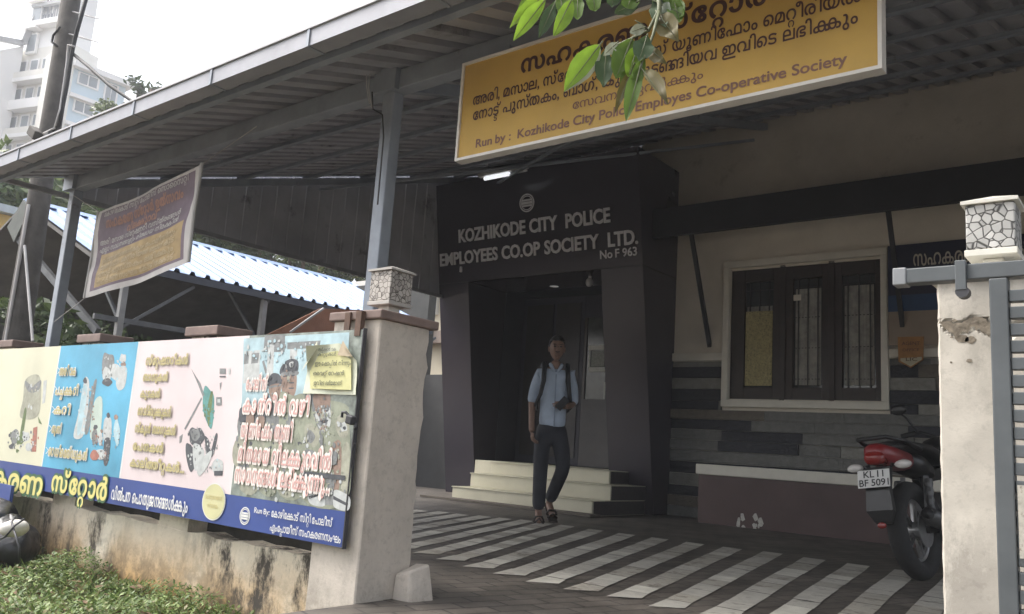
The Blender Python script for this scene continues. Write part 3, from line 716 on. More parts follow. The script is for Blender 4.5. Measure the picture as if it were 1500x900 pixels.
def lantern(cx,cy,z0,w,h,stem,peb,label,capm):
    t=thing('pillar_lantern',label,'lantern',(cx,cy,z0),'square lanterns on the gate pillars')
    MB().box((cx-stem/2,cy-stem/2,z0),(cx+stem/2,cy+stem/2,z0+.045),lampw).build('stem',t,bevel=.004)
    zb=z0+.045; hw=w/2
    MB().box((cx-hw-.004,cy-hw-.004,zb),(cx+hw+.004,cy+hw+.004,zb+.018),capm).build('base_plate',t,bevel=.002)
    MB().box((cx-hw,cy-hw,zb+.019),(cx+hw,cy+hw,zb+h),peb).build('globe',t,bevel=.004)
    zt=zb+h+.001; e=.01
    m=MB(); m.add([(cx-hw-e,cy-hw-e,zt),(cx+hw+e,cy-hw-e,zt),(cx+hw+e,cy+hw+e,zt),(cx-hw-e,cy+hw+e,zt),(cx-hw-e,cy-hw-e,zt+.009),(cx+hw+e,cy-hw-e,zt+.009),(cx+hw+e,cy+hw+e,zt+.009),(cx-hw-e,cy+hw+e,zt+.009),(cx,cy,zt+.035)],[(3,2,1,0),(0,1,5,4),(1,2,6,5),(2,3,7,6),(3,0,4,7),(4,5,8),(5,6,8),(6,7,8),(7,4,8)],capm); m.build('cap',t)
lantern(-2.785,2.56,1.208,.135,.155,.07,pebg,'small grey pebble-patterned lantern on the left gate pillar beside the shelter post',M('lantern_grey',(.36,.34,.31),.5,var=.15,scale=12))
# right gate pillar
RX0,RX1,RY0,RY1=-.492,-.21,2.40,2.70
rp_=thing('gate_pillar','pale cream gate pillar with a cracked chipped patch near its top behind the sliding gate','pillar',((RX0+RX1)/2,2.55,-.27))
def chip(x,z):
    c=P(1415,478,1,RY0); v=(z-c.z); u=(x-c.x)
    line=.012*math.sin(u*60)+.01*noise.noise((x*40,z*40,1))-u*.12
    d=abs(v-line); return max(0,1-d/.020) if u>-.055 else max(0,1-d/.006)*max(0,1+(u+.055)/.04)
mb=MB(); nx,nz2=44,230; ztop=1.165
g=[]
for j in range(nz2+1):
    z=-.3+(ztop+.3)*j/nz2
    for i in range(nx+1):
        x=RX0+(RX1-RX0)*i/nx
        dd=chip(x,z); n0=noise.noise((x*30,z*30,5))
        edge=.010 if i in (0,nx) else 0
        g.append((x+(.0025*noise.noise((z*25,7,3)) if i==0 else 0),RY0+min(.03,dd*(.022+.014*n0))+.0015*noise.noise((x*14,z*14,0))+edge,z))
fs=[(j*(nx+1)+i,j*(nx+1)+i+1,(j+1)*(nx+1)+i+1,(j+1)*(nx+1)+i) for j in range(nz2) for i in range(nx)]
mb.add(g,fs,pilr)
mb.box((RX0,RY0+.013,-.3),(RX1,RY1,ztop),pilr)
# dark broken core inside the chip
pr=mb.build('shaft',rp_,fix=False,smooth=False)
MB().box((RX0-.02,RY0-.02,ztop+.002),(RX1+.02,RY1+.02,ztop+.04),lampw).build('cap',rp_,bevel=.006)
core=MB(); cs=M('broken_plaster',(.20,.17,.13),.95,var=.5,scale=60,bump=.6)
rc=random.Random(2); c=P(1415,478,1,RY0)
up_=[];lo_=[]
for k in range(26):
    u=-.062+.135*k/25; x=c.x+u
    if x>RX1: break
    line=.012*math.sin(u*60)+.01*noise.noise((x*40,c.z*40,1))-u*.12
    th=.016*min(1,(u+.066)/.03)
    up_.append((x,RY0-.0018,c.z+line+th*(.7+.6*rc.random()))); lo_.append((x,RY0-.0018,c.z+line-th*(.6+.8*rc.random())))
core.add(up_+lo_,[(k,k+1,len(up_)+k+1,len(up_)+k) for k in range(len(up_)-1)],cs)
for (px,py,rr) in ((1409,497,.014),(1398,470,.005),(1421,498,.012),(1395,494,.004),(1420,529,.006),(1393,531,.003)):
    q=P(px,py,1,RY0); core.poly([(q.x+rr*1.3*math.cos(t)*rc.uniform(.6,1.2),RY0-.0012,q.z+rr*math.sin(t)*rc.uniform(.5,1.1)) for t in np.linspace(0,6.28,10)[:-1]],cs)
core.build('chipped_patch',rp_)
qr=P(1456,386,1,2.55)
lantern(-.376,2.55,1.207,.118,.145,.05,pebw,'larger white lantern with black-lined pebble panes on the right gate pillar',lampw)

# hoarding
HY=2.36
def hp(px,py): return P(px,py,1,HY)
hx1=hp(521,600).x; hz0,hz1=.213,1.118; bz=.357
xb=[-7.6,-5.60,-4.605,-3.545,hx1]
def H(px,py,l=.0): q=P(px,py,1,HY); return Vector((q.x,HY-l,q.z))
hb=thing('hoarding','long printed advertisement hoarding with blue lettered base strip fixed on the compound wall','hoarding',((xb[0]+hx1)/2,HY,hz0))
cr=M('print_cream',(.58,.57,.43),.5,var=.14,scale=1.4,bump=.25,bscale=5); bl=M('print_blue',(.09,.34,.50),.5,var=.35,scale=1.6,bump=.25,bscale=5); pk=M('print_pink',(.64,.55,.55),.5,var=.12,scale=1.5,bump=.25,bscale=5); gr=M('print_greygreen',(.22,.25,.22),.5,var=.65,scale=16,bump=.25,bscale=5); nb=M('print_navy',(.035,.065,.23),.45,var=.15,scale=2)
nm=['cream_panel','blue_panel','pink_panel','photo_panel']
for k,mm in enumerate((cr,bl,pk,gr)): MB().box((xb[k],HY,bz),(xb[k+1],HY+.02,hz1),mm).build(nm[k],hb)
MB().box((xb[0],HY,hz0),(hx1,HY+.02,bz-.0005),nb).build('base_strip',hb)
irn=M('frame_iron',(.05,.05,.055),.5,.3,var=.2)
mb=MB(); mb.box((hx1+.001,HY-.004,hz0-.005),(hx1+.007,HY+.016,hz1+.005),irn); mb.box((xb[0],HY+.021,hz0+.02),(hx1-.02,HY+.04,hz0+.05),irn); mb.box((xb[0],HY+.021,hz1-.06),(hx1-.02,HY+.04,hz1-.03),irn)
for k in range(6): mb.box((-3.0-k*.85,HY+.0405,hz0+.02),(-2.97-k*.85,WY+.1,hz0+.05),irn)
mb.build('frame',hb)
for k,e0 in ((1,.007),(2,.01),(3,.003)): MB().box((xb[k]-e0,HY-.0006,bz),(xb[k]+.004,HY-.0001,hz1),M('print_white',(.66,.66,.64),.5)).build('divider',hb)
wht=M('print_white',(.66,.66,.64),.5); yel=M('print_yellow',(.62,.56,.20),.5,var=.1); gold=M('print_gold',(.50,.43,.20),.5,var=.15); lpink=M('print_palepink',(.62,.46,.42),.5,var=.1); wine=M('print_shadow',(.10,.09,.12),.6)
def hl(s,x0,y0,x1,y1,hpx,mat,name='lettering',bold=.012,ref=.57,outline=None,par=None,obold=.07):
    p=H(x0,y0);e=H(x1,y1); q=H(x0,y0-hpx); m=MB(); sz=(q.z-p.z)/ref
    if outline: letter(m,s,outline,(0,HY,0),XU,ZV,NY,p.x-.006,e.x+.006,p.z,sz,bold+obold,0,.0050)
    letter(m,s,mat,(0,HY,0),XU,ZV,NY,p.x,e.x,p.z,sz,bold,0,.0066); return m.build(name,par or hb)
hl('സഹകരണ',-62,702,65,712,22,yel,bold=.03,outline=M('print_green',(.05,.12,.06),.5),obold=.09)
hl('സ്റ്റോർ',76,718,158,727,22,yel,bold=.03,outline=M('print_green',(.05,.12,.06),.5),obold=.09)
hl('വിൽപന പൊതുജനങ്ങൾക്കും',164,731,276,752,14,wht,bold=.02)
hl('Run By:',374,751,396,755,8,wht,ref=.7)
hl('കോഴിക്കോട് സിറ്റി പോലീസ്',399,757,488,770,9,wht)
hl('എംപ്ലോയീസ് സഹകരണസംഘം',397,777,501,791,9,wht)
emblem(H(359,756),.040,XU,ZV,NY,wht,.002,'emblem',hb)
c=H(314,735); m=MB(); yel2=M('print_pale_yellow',(.55,.53,.30),.5,var=.1)
for rr,mm,l in ((1.0,wht,.004),(.94,yel2,.005)):
    m.poly([(c.x+.098*rr*math.cos(t),HY-l,c.z+.088*rr*math.sin(t)) for t in np.linspace(0,2*math.pi,41)[:-1]],mm)
letter(m,'പൊതുജനങ്ങൾ',gold,(0,HY,0),XU,ZV,NY,c.x-.07,c.x+.07,c.z+.01,.03,.0,0,.006); letter(m,'സ്വാഗതം',gold,(0,HY,0),XU,ZV,NY,c.x-.045,c.x+.045,c.z-.03,.03,.0,0,.006)
m.build('oval_badge',hb)
# blue section list
for s,x0,y0,x1,y1,h in (('അരി വക',88,550,112,550,10),('പച്ചക്കറി',82,578,115,578,10),('കറി',80,606,103,607,10),('തുണി',77,634,90,635,10),('റെഡിമെയ്ഡുകൾ',72,667,128,671,11)):
    hl(s,x0,y0,x1,y1,h,gold,bold=.02,outline=wht)
m=MB()
for (px,py) in ((84,543),(80,571),(76,600),(72,628),(67,660)):
    a=H(px,py-5,.002);b_=H(px+4,py,.002);c=H(px,py+5,.002); w=Vector((.012,0,0)); m.poly([a,a+w,b_+w,c+w,c,b_],wht)
m.build('chevron',hb)
for s,x0,y0,x1,y1,h in (('സ്റ്റേഷനറികൾ',215,535,276,533,10),('ബാഗുകൾ',211,558,246,558,9),('കുടകൾ',207,582,235,583,9),('നോട്ട്ബുക്കുകൾ',203,608,251,610,10),('സ്കൂൾ ബാഗുകൾ',199,633,258,636,10),('പേനകൾ',196,659,240,662,10),('കാലിത്തീറ്റകൾ...',192,683,271,691,10)):
    hl(s,x0,y0,x1,y1,h,gold,bold=.012,outline=M('print_outline',(.42,.38,.27),.6))
for s,x0,y0,x1,y1,h in (('പോലീസ്',362,571,391,572,15),('കാന്റീൻ വഴി',357,604,453,607,18),('യൂണിഫോം തുണി',354,640,428,644,18),('മിതമായ വിലക്കുറവിൽ',350,675,486,684,19),('സാധനങ്ങൾ ലഭിക്കുന്നു...',345,705,484,717,19)):
    hl(s,x0,y0,x1,y1,h,M('print_rose',(.60,.36,.33),.5,var=.1),bold=.0,outline=M('print_blush',(.74,.68,.63),.5,var=.06),obold=.11)
# printed pictures (flat ink shapes on the panels)
ink=[M('ink_dark',(.07,.075,.085),.5,var=.3,scale=30),M('ink_mid',(.20,.21,.21),.5,var=.35,scale=30),M('ink_pale',(.46,.48,.47),.5,var=.2,scale=30),M('ink_teal',(.10,.27,.25),.5,var=.35,scale=20),M('ink_skin',(.27,.19,.15),.5,var=.3,scale=30),M('ink_khaki',(.27,.29,.22),.5,var=.3,scale=16),M('ink_red',(.36,.15,.11),.5,var=.3,scale=30),M('ink_sky',(.38,.52,.56),.5,var=.25,scale=12),M('ink_sack',(.33,.33,.26),.5,var=.3,scale=18),M('ink_leaf',(.12,.17,.07),.5,var=.4,scale=30)]
def smooth(pts,n=5):
    out=[]; N=len(pts)
    for i in range(N):
        p0,p1,p2,p3=[np.array(pts[(i+k-1)%N],float) for k in range(4)]
        for t in np.linspace(0,1,n,endpoint=False):
            out.append(tuple(.5*((2*p1)+(-p0+p2)*t+(2*p0-5*p1+4*p2-p3)*t*t+(-p0+3*p1-3*p2+p3)*t**3)))
    return out
def dabs(cx,cy,rx,ry,inks,n,seed,sz=1.8):
    r_=random.Random(seed); out=[]
    for k in range(n):
        a=r_.uniform(0,6.28); q=math.sqrt(r_.random()); x=cx+rx*q*math.cos(a); y=cy+ry*q*math.sin(a)
        out.append(blob(x,y,sz*r_.uniform(.35,1.1),sz*r_.uniform(.5,1.9),r_.choice(inks),seed*100+k,5))
    return out
def art(name,shapes):
    m=MB(); l=.0008
    for pts,k,sm in shapes:
        pp=smooth(pts) if sm else pts
        m.poly([H(px,py,l) for px,py in pp],ink[k] if isinstance(k,int) else k); l+=.000005
    return m.build(name,hb)
def blob(cx,cy,rx,ry,k,seed=0,n=9):
    r_=random.Random(seed); return ([(cx+rx*math.cos(t)*r_.uniform(.75,1.15),cy+ry*math.sin(t)*r_.uniform(.75,1.15)) for t in np.linspace(0,6.283,n+1)[:-1]],k,True)
art('grocery_picture',[([(38,556),(57,550),(60,578),(55,610),(30,612),(34,585)],8,True),([(37,558),(48,565),(60,557),(58,570),(47,576),(39,570)],1,True),([(64,558),(69,557),(66,590),(62,592)],2,False),blob(22,640,8,11,1,1),blob(30,645,7,6,9,2),blob(38,640,6,8,2,3),([(36,600),(39,604),(33,640),(29,640)],9,True),([(49,627),(55,625),(53,662),(46,662)],6,False),blob(18,654,5,4,0,4),blob(42,655,5,6,2,6),*dabs(48,588,10,26,(8,8,2),24,61),*dabs(26,645,14,16,(0,1,2,9),40,62,1.5),*dabs(50,645,7,18,(6,2,1),18,63,1.4),([(56,610),(62,622),(57,620)],9,False)])
art('clothing_picture',[blob(158,535,11,19,1,7),blob(157,549,7,12,2,8),blob(170,545,9,14,2,9),blob(157,560,8,6,0,10),blob(180,525,5,7,2,11),blob(181,534,4,4,4,12),([(176,538),(186,540),(183,566),(174,572),(170,560)],2,True),
    ([(124,556),(128,553),(131,565),(128,610),(121,640),(108,640),(114,610),(120,580)],2,True),blob(125,558,3,5,0,13),([(121,570),(128,572),(119,630),(113,632)],7,True),([(138,560),(142,558),(137,590),(130,632),(124,632),(131,590)],1,True),([(138,590),(150,585),(146,640),(132,640)],M('ink_glow',(.42,.50,.44),.5),True),
    blob(139,640,5,13,1,14),blob(140,626,3,4,0,15),blob(147,643,4,10,2,16),blob(149,632,2,3,4,17),([(153,615),(163,614),(162,645),(152,645)],2,True),([(153,645),(162,645),(158,679),(152,679)],0,True),blob(159,609,3,4,0,18),blob(171,632,5,20,7,19),blob(170,611,3,4,4,20),*dabs(158,540,10,20,(1,2,1),20,64,1.6),*dabs(177,545,9,24,(2,7,2),20,65,1.5),*dabs(121,600,7,38,(2,7,7),30,66,1.5),*dabs(133,600,6,36,(1,2,4),26,67,1.4),*dabs(158,632,6,16,(2,2,1),20,68,1.2),*dabs(157,662,4,16,(0,1),16,69,1.2),*dabs(140,642,5,14,(4,0,6),18,70,1.2),*dabs(148,645,4,10,(2,6,4),14,71,1.1),*dabs(171,638,5,18,(7,2,1),18,72,1.2),blob(147,665,10,8,2,21),*dabs(148,667,10,8,(2,6,4,1),26,73,1.3),blob(139,668,6,8,6,22)])
art('stationery_picture',[([(300,566),(308,572),(314,585),(310,628),(300,610),(297,590)],3,True),([(309,575),(312,580),(306,625),(304,600)],9,True),([(280,540),(294,562),(300,580),(297,581),(290,563)],1,False),([(295,582),(296,585),(272,630),(270,628)],1,False),([(263,640),(268,636),(266,648),(263,650)],1,False),
    blob(287,640,12,15,0,23,12),blob(286,637,7,9,1,24),([(273,650),(282,655),(290,672),(280,692),(273,670)],0,True),([(283,652),(296,655),(299,668),(286,690)],2,True),([(300,640),(306,645),(309,660),(316,636),(319,640),(312,668),(304,666)],0,True),([(300,650),(303,662),(308,670),(303,672)],1,True),*dabs(306,600,8,24,(3,9,3),34,74,1.6),*dabs(287,642,13,16,(0,1,1),26,75,1.4),*dabs(288,668,12,18,(2,2,1),24,76,1.5),*dabs(309,652,10,14,(1,2,1),16,77,1.3),blob(319,684,9,12,2,25),*dabs(319,684,8,11,(2,1,2,7),20,78,1.3),*dabs(300,686,12,9,(2,1),18,79,1.3),([(314,690),(327,690),(326,697),(314,697)],0,False),([(290,680),(310,660),(306,680),(292,698)],2,True),([(322,540),(331,540),(331,548),(322,548)],1,False),([(322,551),(331,551),(331,553),(322,553)],0,False),([(335,540),(338,540),(338,548),(335,548)],2,False),([(317,582),(325,582),(325,594),(317,594)],1,False),([(319,585),(323,585),(323,590),(319,590)],2,False),([(322,562),(325,560),(323,572)],1,False)])
art('police_picture',[([(357,496),(512,487),(508,560),(354,600)],7,False),([(388,492),(418,491),(417,516),(386,516)],1,False),([(421,502),(470,499),(468,510),(421,512)],1,False),([(358,515),(381,513),(380,560),(356,562)],2,False),([(358,519),(365,518),(364,533),(357,534)],1,False),([(369,518),(380,517),(378,532),(368,533)],1,False),([(384,530),(387,528),(392,545),(389,548)],1,False),
    ([(393,505),(402,505),(400,560),(390,560)],2,False),([(425,512),(436,512),(434,545),(424,545)],2,False),blob(401,560,8,12,0,30),([(413,545),(433,545),(434,570),(428,584),(417,584),(412,565)],4,True),([(411,540),(418,530),(428,526),(437,530),(436,545),(424,549),(411,549)],0,True),([(414,546),(436,544),(435,550),(415,552)],1,True),([(424,532),(430,530),(430,537),(425,538)],2,True),([(424,560),(431,560),(431,562),(424,562)],0,False),([(423,568),(431,568),(430,570),(423,570)],0,False),
    ([(405,585),(430,580),(448,590),(446,720),(404,715)],5,True),([(436,610),(460,588),(505,592),(512,620),(508,735),(440,728)],5,True),([(455,580),(466,575),(480,578),(485,595),(480,625),(470,633),(460,610)],1,True),([(460,578),(483,576),(482,600),(472,612),(462,600)],4,True),([(463,598),(482,596),(484,622),(474,634),(464,618)],2,True),([(468,600),(474,625),(471,625),(465,602)],1,False),([(477,598),(480,620),(477,626),(475,600)],1,False),
    ([(447,625),(462,622),(468,640),(462,655),(450,650)],8,True),([(449,640),(454,630),(462,640),(455,650)],1,True),([(494,612),(506,605),(512,620),(508,640),(498,640),(492,625)],8,True),blob(504,626,6,7,2,31),blob(505,627,2.5,3,0,32),([(486,655),(500,650),(497,715),(485,712)],4,True),([(502,660),(512,655),(509,735),(500,732)],8,True),([(436,648),(452,643),(452,648),(437,653)],0,False),
    ([(356,600),(404,595),(402,640),(352,640)],1,True),([(350,640),(410,640),(405,690),(346,685)],8,True),blob(372,655,12,14,5,33),blob(395,660,10,14,5,34),blob(365,710,14,14,8,35),blob(392,715,14,12,5,36),blob(420,716,12,14,8,37),blob(354,690,7,14,1,38),([(452,722),(478,718),(476,741),(455,738)],2,True),([(452,727),(474,722),(474,725),(453,731)],0,False),([(490,718),(512,728),(510,748),(489,742)],2,True),([(488,726),(510,738),(509,742),(487,731)],0,False),([(478,700),(490,700),(488,740),(476,740)],1,False),
    ([(392,562),(398,548),(408,548),(413,556),(412,563),(394,566)],0,True),([(395,566),(411,563),(410,580),(403,588),(396,582)],4,True),([(395,566),(411,563),(411,566),(395,569)],1,False),
    ([(464,604),(470,602),(470,605),(465,607)],0,False),([(475,601),(481,600),(481,603),(476,604)],0,False),([(467,617),(480,615),(479,619),(469,621)],0,True),([(471,604),(474,604),(474,614),(470,614)],8,True),
    ([(415,551),(421,550),(421,552),(415,553)],0,False),([(426,550),(432,549),(432,551),(426,552)],0,False),([(421,552),(424,552),(425,559),(420,559)],8,True),
    *dabs(378,660,32,60,(1,8,0,5),110,80,2.3),*dabs(428,650,18,60,(5,8,1),60,81,2.2),*dabs(475,660,32,64,(5,8,5,1,2),120,82,2.2),*dabs(423,560,10,18,(4,4,1),24,83,1.5),*dabs(424,538,11,8,(0,1,0),20,84,1.5),*dabs(473,606,11,26,(4,1,4),34,85,1.5),*dabs(430,515,72,18,(7,2,1,7,2),80,86,2.0),*dabs(396,570,14,20,(0,1,4),26,87,1.6),*dabs(430,715,80,18,(8,1,5,2),70,88,2.0),([(470,634),(474,640),(472,700),(469,700)],1,False),([(441,690),(507,697),(506,704),(440,697)],0,False),([(447,660),(462,662),(461,680),(446,678)],1,True),([(482,662),(494,663),(493,680),(481,680)],1,True),
    ([(408,600),(424,590),(438,600),(440,612),(424,604),(410,612)],8,True),([(424,592),(428,610),(425,640),(421,640)],1,False),([(409,625),(420,626),(420,640),(408,640)],1,True),
    ([(352,600),(360,598),(362,615),(352,618)],0,True),([(363,606),(372,604),(372,622),(362,624)],4,True),([(378,603),(388,602),(389,618),(378,620)],0,True),([(378,612),(388,611),(387,626),(380,627)],4,True)])
# pasted notice with peeling corners
pn_=thing('paper_notice','pale yellow lettered paper notice pasted over the hoarding with two curled corners','notice',H(487,540,.01))
ypp=M('notice_yellow',(.62,.60,.30),.6,var=.12,scale=12); bb=M('notice_border',(.62,.64,.50),.6,var=.1); tp=M('paper_back',(.40,.33,.23),.7,var=.15,scale=20)
A=H(459,508,.008);B=H(527,500,.008);D=H(446,577,.008);E_=H(524,579,.008)
mb=MB()
def bil(u,v): return (A*(1-u)*(1-v)+B*u*(1-v)+D*(1-u)*v+E_*u*v)
nu,nv=14,14; vs=[]
for j in range(nv+1):
    for i in range(nu+1):
        u,v=i/nu,j/nv; p=bil(u,v); 
        c1=max(0,.40-(u+v*.75)); c2=max(0,.38-((1-u)+v))
        p=p+Vector((c1*.10,-c1*.16-.006*math.sin(u*7)*math.sin(v*5)**2,-c1*.02))+Vector((-c2*.05,-c2*.10,-c2*.12)); vs.append(p)
mb.add(vs,[(j*(nu+1)+i,j*(nu+1)+i+1,(j+1)*(nu+1)+i+1,(j+1)*(nu+1)+i) for j in range(nv) for i in range(nu)],bb); mb.build('sheet',pn_,fix=False,smooth=True)
mb=MB(); mb.poly([H(459,570,.017),H(459,545,.02),H(474,520,.024),H(500,515,.022),H(519,528,.018),H(519,572,.017)],ypp); mb.build('print_field',pn_)
mb=MB(); mb.poly([H(502,522,.03),H(508,500,.022),H(523,524,.026)],tp); mb.poly([H(449,546,.03),H(470,500,.02),H(474,513,.036),H(462,532,.04)],M('paper_fold',(.36,.36,.28),.7)); mb.build('curled_corner',pn_)
for s,x0,y0,x1,y1,h,sh_ in (('സർക്കാർ വക',474,516,500,515,4,.03),('കിറ്റുകൾ',473,523,500,522,4,.03),('ഈ ഷോപ്പിൽ നിന്നും',468,537,521,535,5,.026),('വൈറ്റ് റേഷൻ',465,551,510,550,5,.024),('ഇവിടെ ലഭ്യമാണ്',465,565,506,565,5,.022)):
    p=H(x0,y0);e=H(x1,y1);q=H(x0,y0-h); m=MB(); letter(m,s,M('notice_ink',(.07,.08,.06),.6),(0,HY,0),XU,ZV,NY,p.x,e.x,p.z,(q.z-p.z)/.57,.01,0,sh_); m.build('lettering',pn_)
# padlock on the frame
q=H(522,616,.03); pdl=thing('padlock','black padlock with open shackle hanging on the iron edge of the hoarding','padlock',q)
MB().obox(q,(.04,.03,.038),Matrix.Rotation(.2,3,'Y'),irn).build('body',pdl,bevel=.006)
m=MB(); m.tube([q+Vector((-.012,0,.015)),q+Vector((-.03,-.005,.03)),q+Vector((-.052,-.005,.03)),q+Vector((-.055,-.003,.008))],.006,irn,8); m.build('shackle',pdl)
MB().tube([q+Vector((.018,.01,-.01)),q+Vector((.025,.01,-.03)),q+Vector((.014,.01,-.035))],.005,irn,8).build('hook',pdl)

# ================================================================ sliding gate
gs=M('gate_grey_steel',(.085,.095,.10),.5,.15,var=.2,scale=7,spots=(.09,.06,.045),spot_scale=11,spot_t=.66)
gt=thing('sliding_gate','grey steel louvred sliding gate with long top rail at the right pillar','gate',(.3,2.2,-.2))
GY=2.2; r0=P(1313,398,1,GY); r1=P(1313,419,1,GY)
MB().box((r0.x,GY-.02,1.122),(2.4,GY+.02,1.160),gs).build('top_rail',gt,bevel=.003)
MB().box((r0.x-.004,GY-.023,1.119),(r0.x+.028,GY+.023,1.163),M('gate_pale_steel',(.21,.22,.23),.5,.2)).build('rail_end',gt,bevel=.003)
xs0=P(1453,500,1,GY).x; xs1=P(1481,500,1,GY).x
MB().box((xs0,GY-.02,-.2),(xs1,GY+.02,1.121),gs).build('stile',gt,bevel=.003)
MB().box((1.2,GY-.02,-.2),(1.25,GY+.02,1.121),gs).build('stile',gt,bevel=.003)
MB().box((xs1+.001,GY-.02,-.2),(1.199,GY+.02,-.15),gs).build('bottom_rail',gt)
z=1.122; k=0
while z>-.12:
    zt=z-(.028 if k else .0)
    b0=MB().box((xs1+.001,GY-.015,z-.058),(1.199,GY+.012,z-.030),gs) if True else None
    b0.build('louvre_bar',gt,bevel=.002); z-=.0375*1.05
    k+=1
c=P(1407,402,1,GY-.03)
m=MB(); m.box((c.x-.012,GY-.032,1.095),(c.x+.012,GY-.0205,1.168),gs); m.build('roller_bracket',gt,bevel=.002)
m=MB(); m.cyl((c.x+.002,GY-.03,1.092),(c.x+.002,GY+.0,1.092),.015,irn); m.build('roller',gt)
m=MB(); xq=P(1490,760,1,GY-.02).x; m.box((xs0+.045,GY-.03,P(1480,815,1,GY).z),(xs0+.075,GY-.021,P(1480,710,1,GY).z),M('peeling_paint',(.42,.40,.34),.8,var=.4,scale=40,spots=(.1,.07,.05),spot_scale=40,spot_t=.55)); m.build('peeling_strip',gt)

# ================================================================ wall sign and tag by the window
ws=thing('wall_sign','navy and beige society name board on the wall right of the window','sign',(-1.4,9.5,2.03))
MB().box((-2.418,9.46,2.44),(-.2,9.49,3.13),M('sign_navy',(.018,.02,.05),.4,var=.15)).build('navy_panel',ws)
MB().box((-2.418,9.461,2.44),(-.2,9.49,2.438),nb).build('seam',ws)
zb0=P(1330,456,1,9.46).z; zb1=P(1330,432,1,9.46).z
MB().box((-2.418,9.455,zb0),(-.2,9.459,zb1),M('sign_blue',(.02,.06,.15),.4,var=.15)).build('blue_band',ws)
MB().box((-2.418,9.46,2.03),(-.2,9.49,2.437),M('sign_beige',(.30,.24,.18),.5,var=.1)).build('beige_panel',ws)
pl('സഹകരണ',1338,390,(1436,380),17,M('sign_letter',(.55,.52,.45),.5),ws,9.46,.014)
pl('സംഘം',1474,381,(1560,373),15,M('sign_letter',(.55,.52,.45),.5),ws,9.46,.014)
pl('KOZHIKODE CITY POLICE',1335,411,None,6,M('sign_faint',(.16,.2,.3),.5),ws,9.46,.0,ref=.7,x1=-.7)
tg=thing('pentagon_plate','small orange pentagon plate hanging on the wall beneath the strut','plate',P(1334,515,1,9.44))
pts=[P(px,py,1,9.44) for px,py in ((1315,494),(1353,493),(1352,527),(1334,539),(1316,530))]
MB().prism(pts,(0,.02,0),M('plate_orange',(.36,.17,.045),.5,var=.25,scale=14)).build('plate',tg)
m=MB(); l=9.437; m.prism([P(px,py,1,l) for px,py in ((1319,525),(1350,523),(1350,527),(1334,537),(1319,529))],(0,.002,0),M('plate_cream',(.5,.46,.32),.5)); m.build('cream_strip',tg)
for s,x0,y0,x1,h in (('LIC',1327,529,1343,5),('AGENT',1321,506,1347,5),('OFFICE',1322,515,1346,4)):
    pl(s,x0,y0,(x1,y0-.5),h,M('plate_ink',(.10,.04,.02),.5),tg,9.434,.01,ref=.7)
# ================================================================ person
def skin_chain(verts,edges,radii,sub=2,root=0):
    """grow one continuous surface over a skeleton"""
    me=bpy.data.meshes.new('skel'); me.from_pydata([tuple(v) for v in verts],edges,[]); o=bpy.data.objects.new('skel',me); C.objects.link(o)
    md=o.modifiers.new('s','SKIN'); md.use_smooth_shade=True
    for i,r in enumerate(radii):
        sv=me.skin_vertices[0].data[i]; sv.radius=(r,r) if not isinstance(r,tuple) else r; sv.use_root=(i==root)
    sb=o.modifiers.new('u','SUBSURF'); sb.levels=sub; sb.render_levels=sub
    bpy.context.view_layer.update()
    m2=bpy.data.meshes.new_from_object(o.evaluated_get(bpy.context.evaluated_depsgraph_get()))
    V=[tuple(v.co) for v in m2.vertices]; F=[tuple(p.vertices) for p in m2.polygons]
    bpy.data.objects.remove(o); bpy.data.meshes.remove(me); bpy.data.meshes.remove(m2); return V,F
pc=P(803,766,2,0); px_,py_=-4.76,6.62
ang=math.atan2(0-px_, 0-py_)           # facing the gate
# local axes: x = person's left, y = forward, z up
fw=Vector((math.sin(ang-.10),math.cos(ang-.10),0)); lf=Vector((-fw.y,fw.x,0))
PM=Matrix((( lf.x,fw.x,0),(lf.y,fw.y,0),(0,0,1)))
# note: seen from the front the person's left hand (lf) is on the picture's right
B0=Vector((px_,py_,0))
def L(x,y,z): return B0+PM@Vector((x,y,z))
per=thing('person','young man with backpack in pale blue shirt and dark trousers walking from the steps','person',B0)
skin=M('skin_brown',(.21,.125,.088),.5,var=.1,scale=20); hair=M('black_hair',(.012,.011,.01),.5,var=.3,scale=60); shirt=M('pale_blue_shirt',(.38,.45,.55),.8,var=.14,scale=9,bump=.4,bscale=30); trou=M('navy_trousers',(.018,.02,.028),.8,var=.3,scale=8,bump=.3,bscale=22); strap=M('dark_strap',(.015,.016,.02),.7,var=.3,scale=20)
# joints (right side = picture left)
J=dict(pel=(0,0,.93),sp1=(0,.0,1.05),sp2=(0,.01,1.22),chest=(0,.02,1.36),neck=(0,.03,1.48),nk2=(0,.045,1.555),
 rs=(-.15,.01,1.415),re=(-.205,-.03,1.13),rw=(-.20,.05,.89),rh=(-.195,.07,.83),
 ls=(.15,.01,1.415),le=(.20,-.05,1.14),lw=(.13,.17,1.10),lh=(.09,.22,1.10),
 rhip=(-.07,0,.90),rk=(-.095,.06,.50),ra=(-.085,.05,.09),rt=(-.085,.12,.035),rtt=(-.09,.20,.025),
 lhip=(.07,0,.90),lk=(.125,.09,.52),la=(.035,-.22,.17),lt=(.05,-.15,.11),ltt=(.065,-.09,.06))
def sk(names,edges,rad,mat,mb,sub=2):
    V,F=skin_chain([L(*J[n]) for n in names],[(names.index(a),names.index(b)) for a,b in edges],rad,sub); mb.add(V,F,mat)
body=MB()
skw=1
names=['pel','sp1','sp2','chest','neck','nk2','rs','re','rw','rh','ls','le','lw','lh','rhip','rk','ra','rt','rtt','lhip','lk','la','lt','ltt']
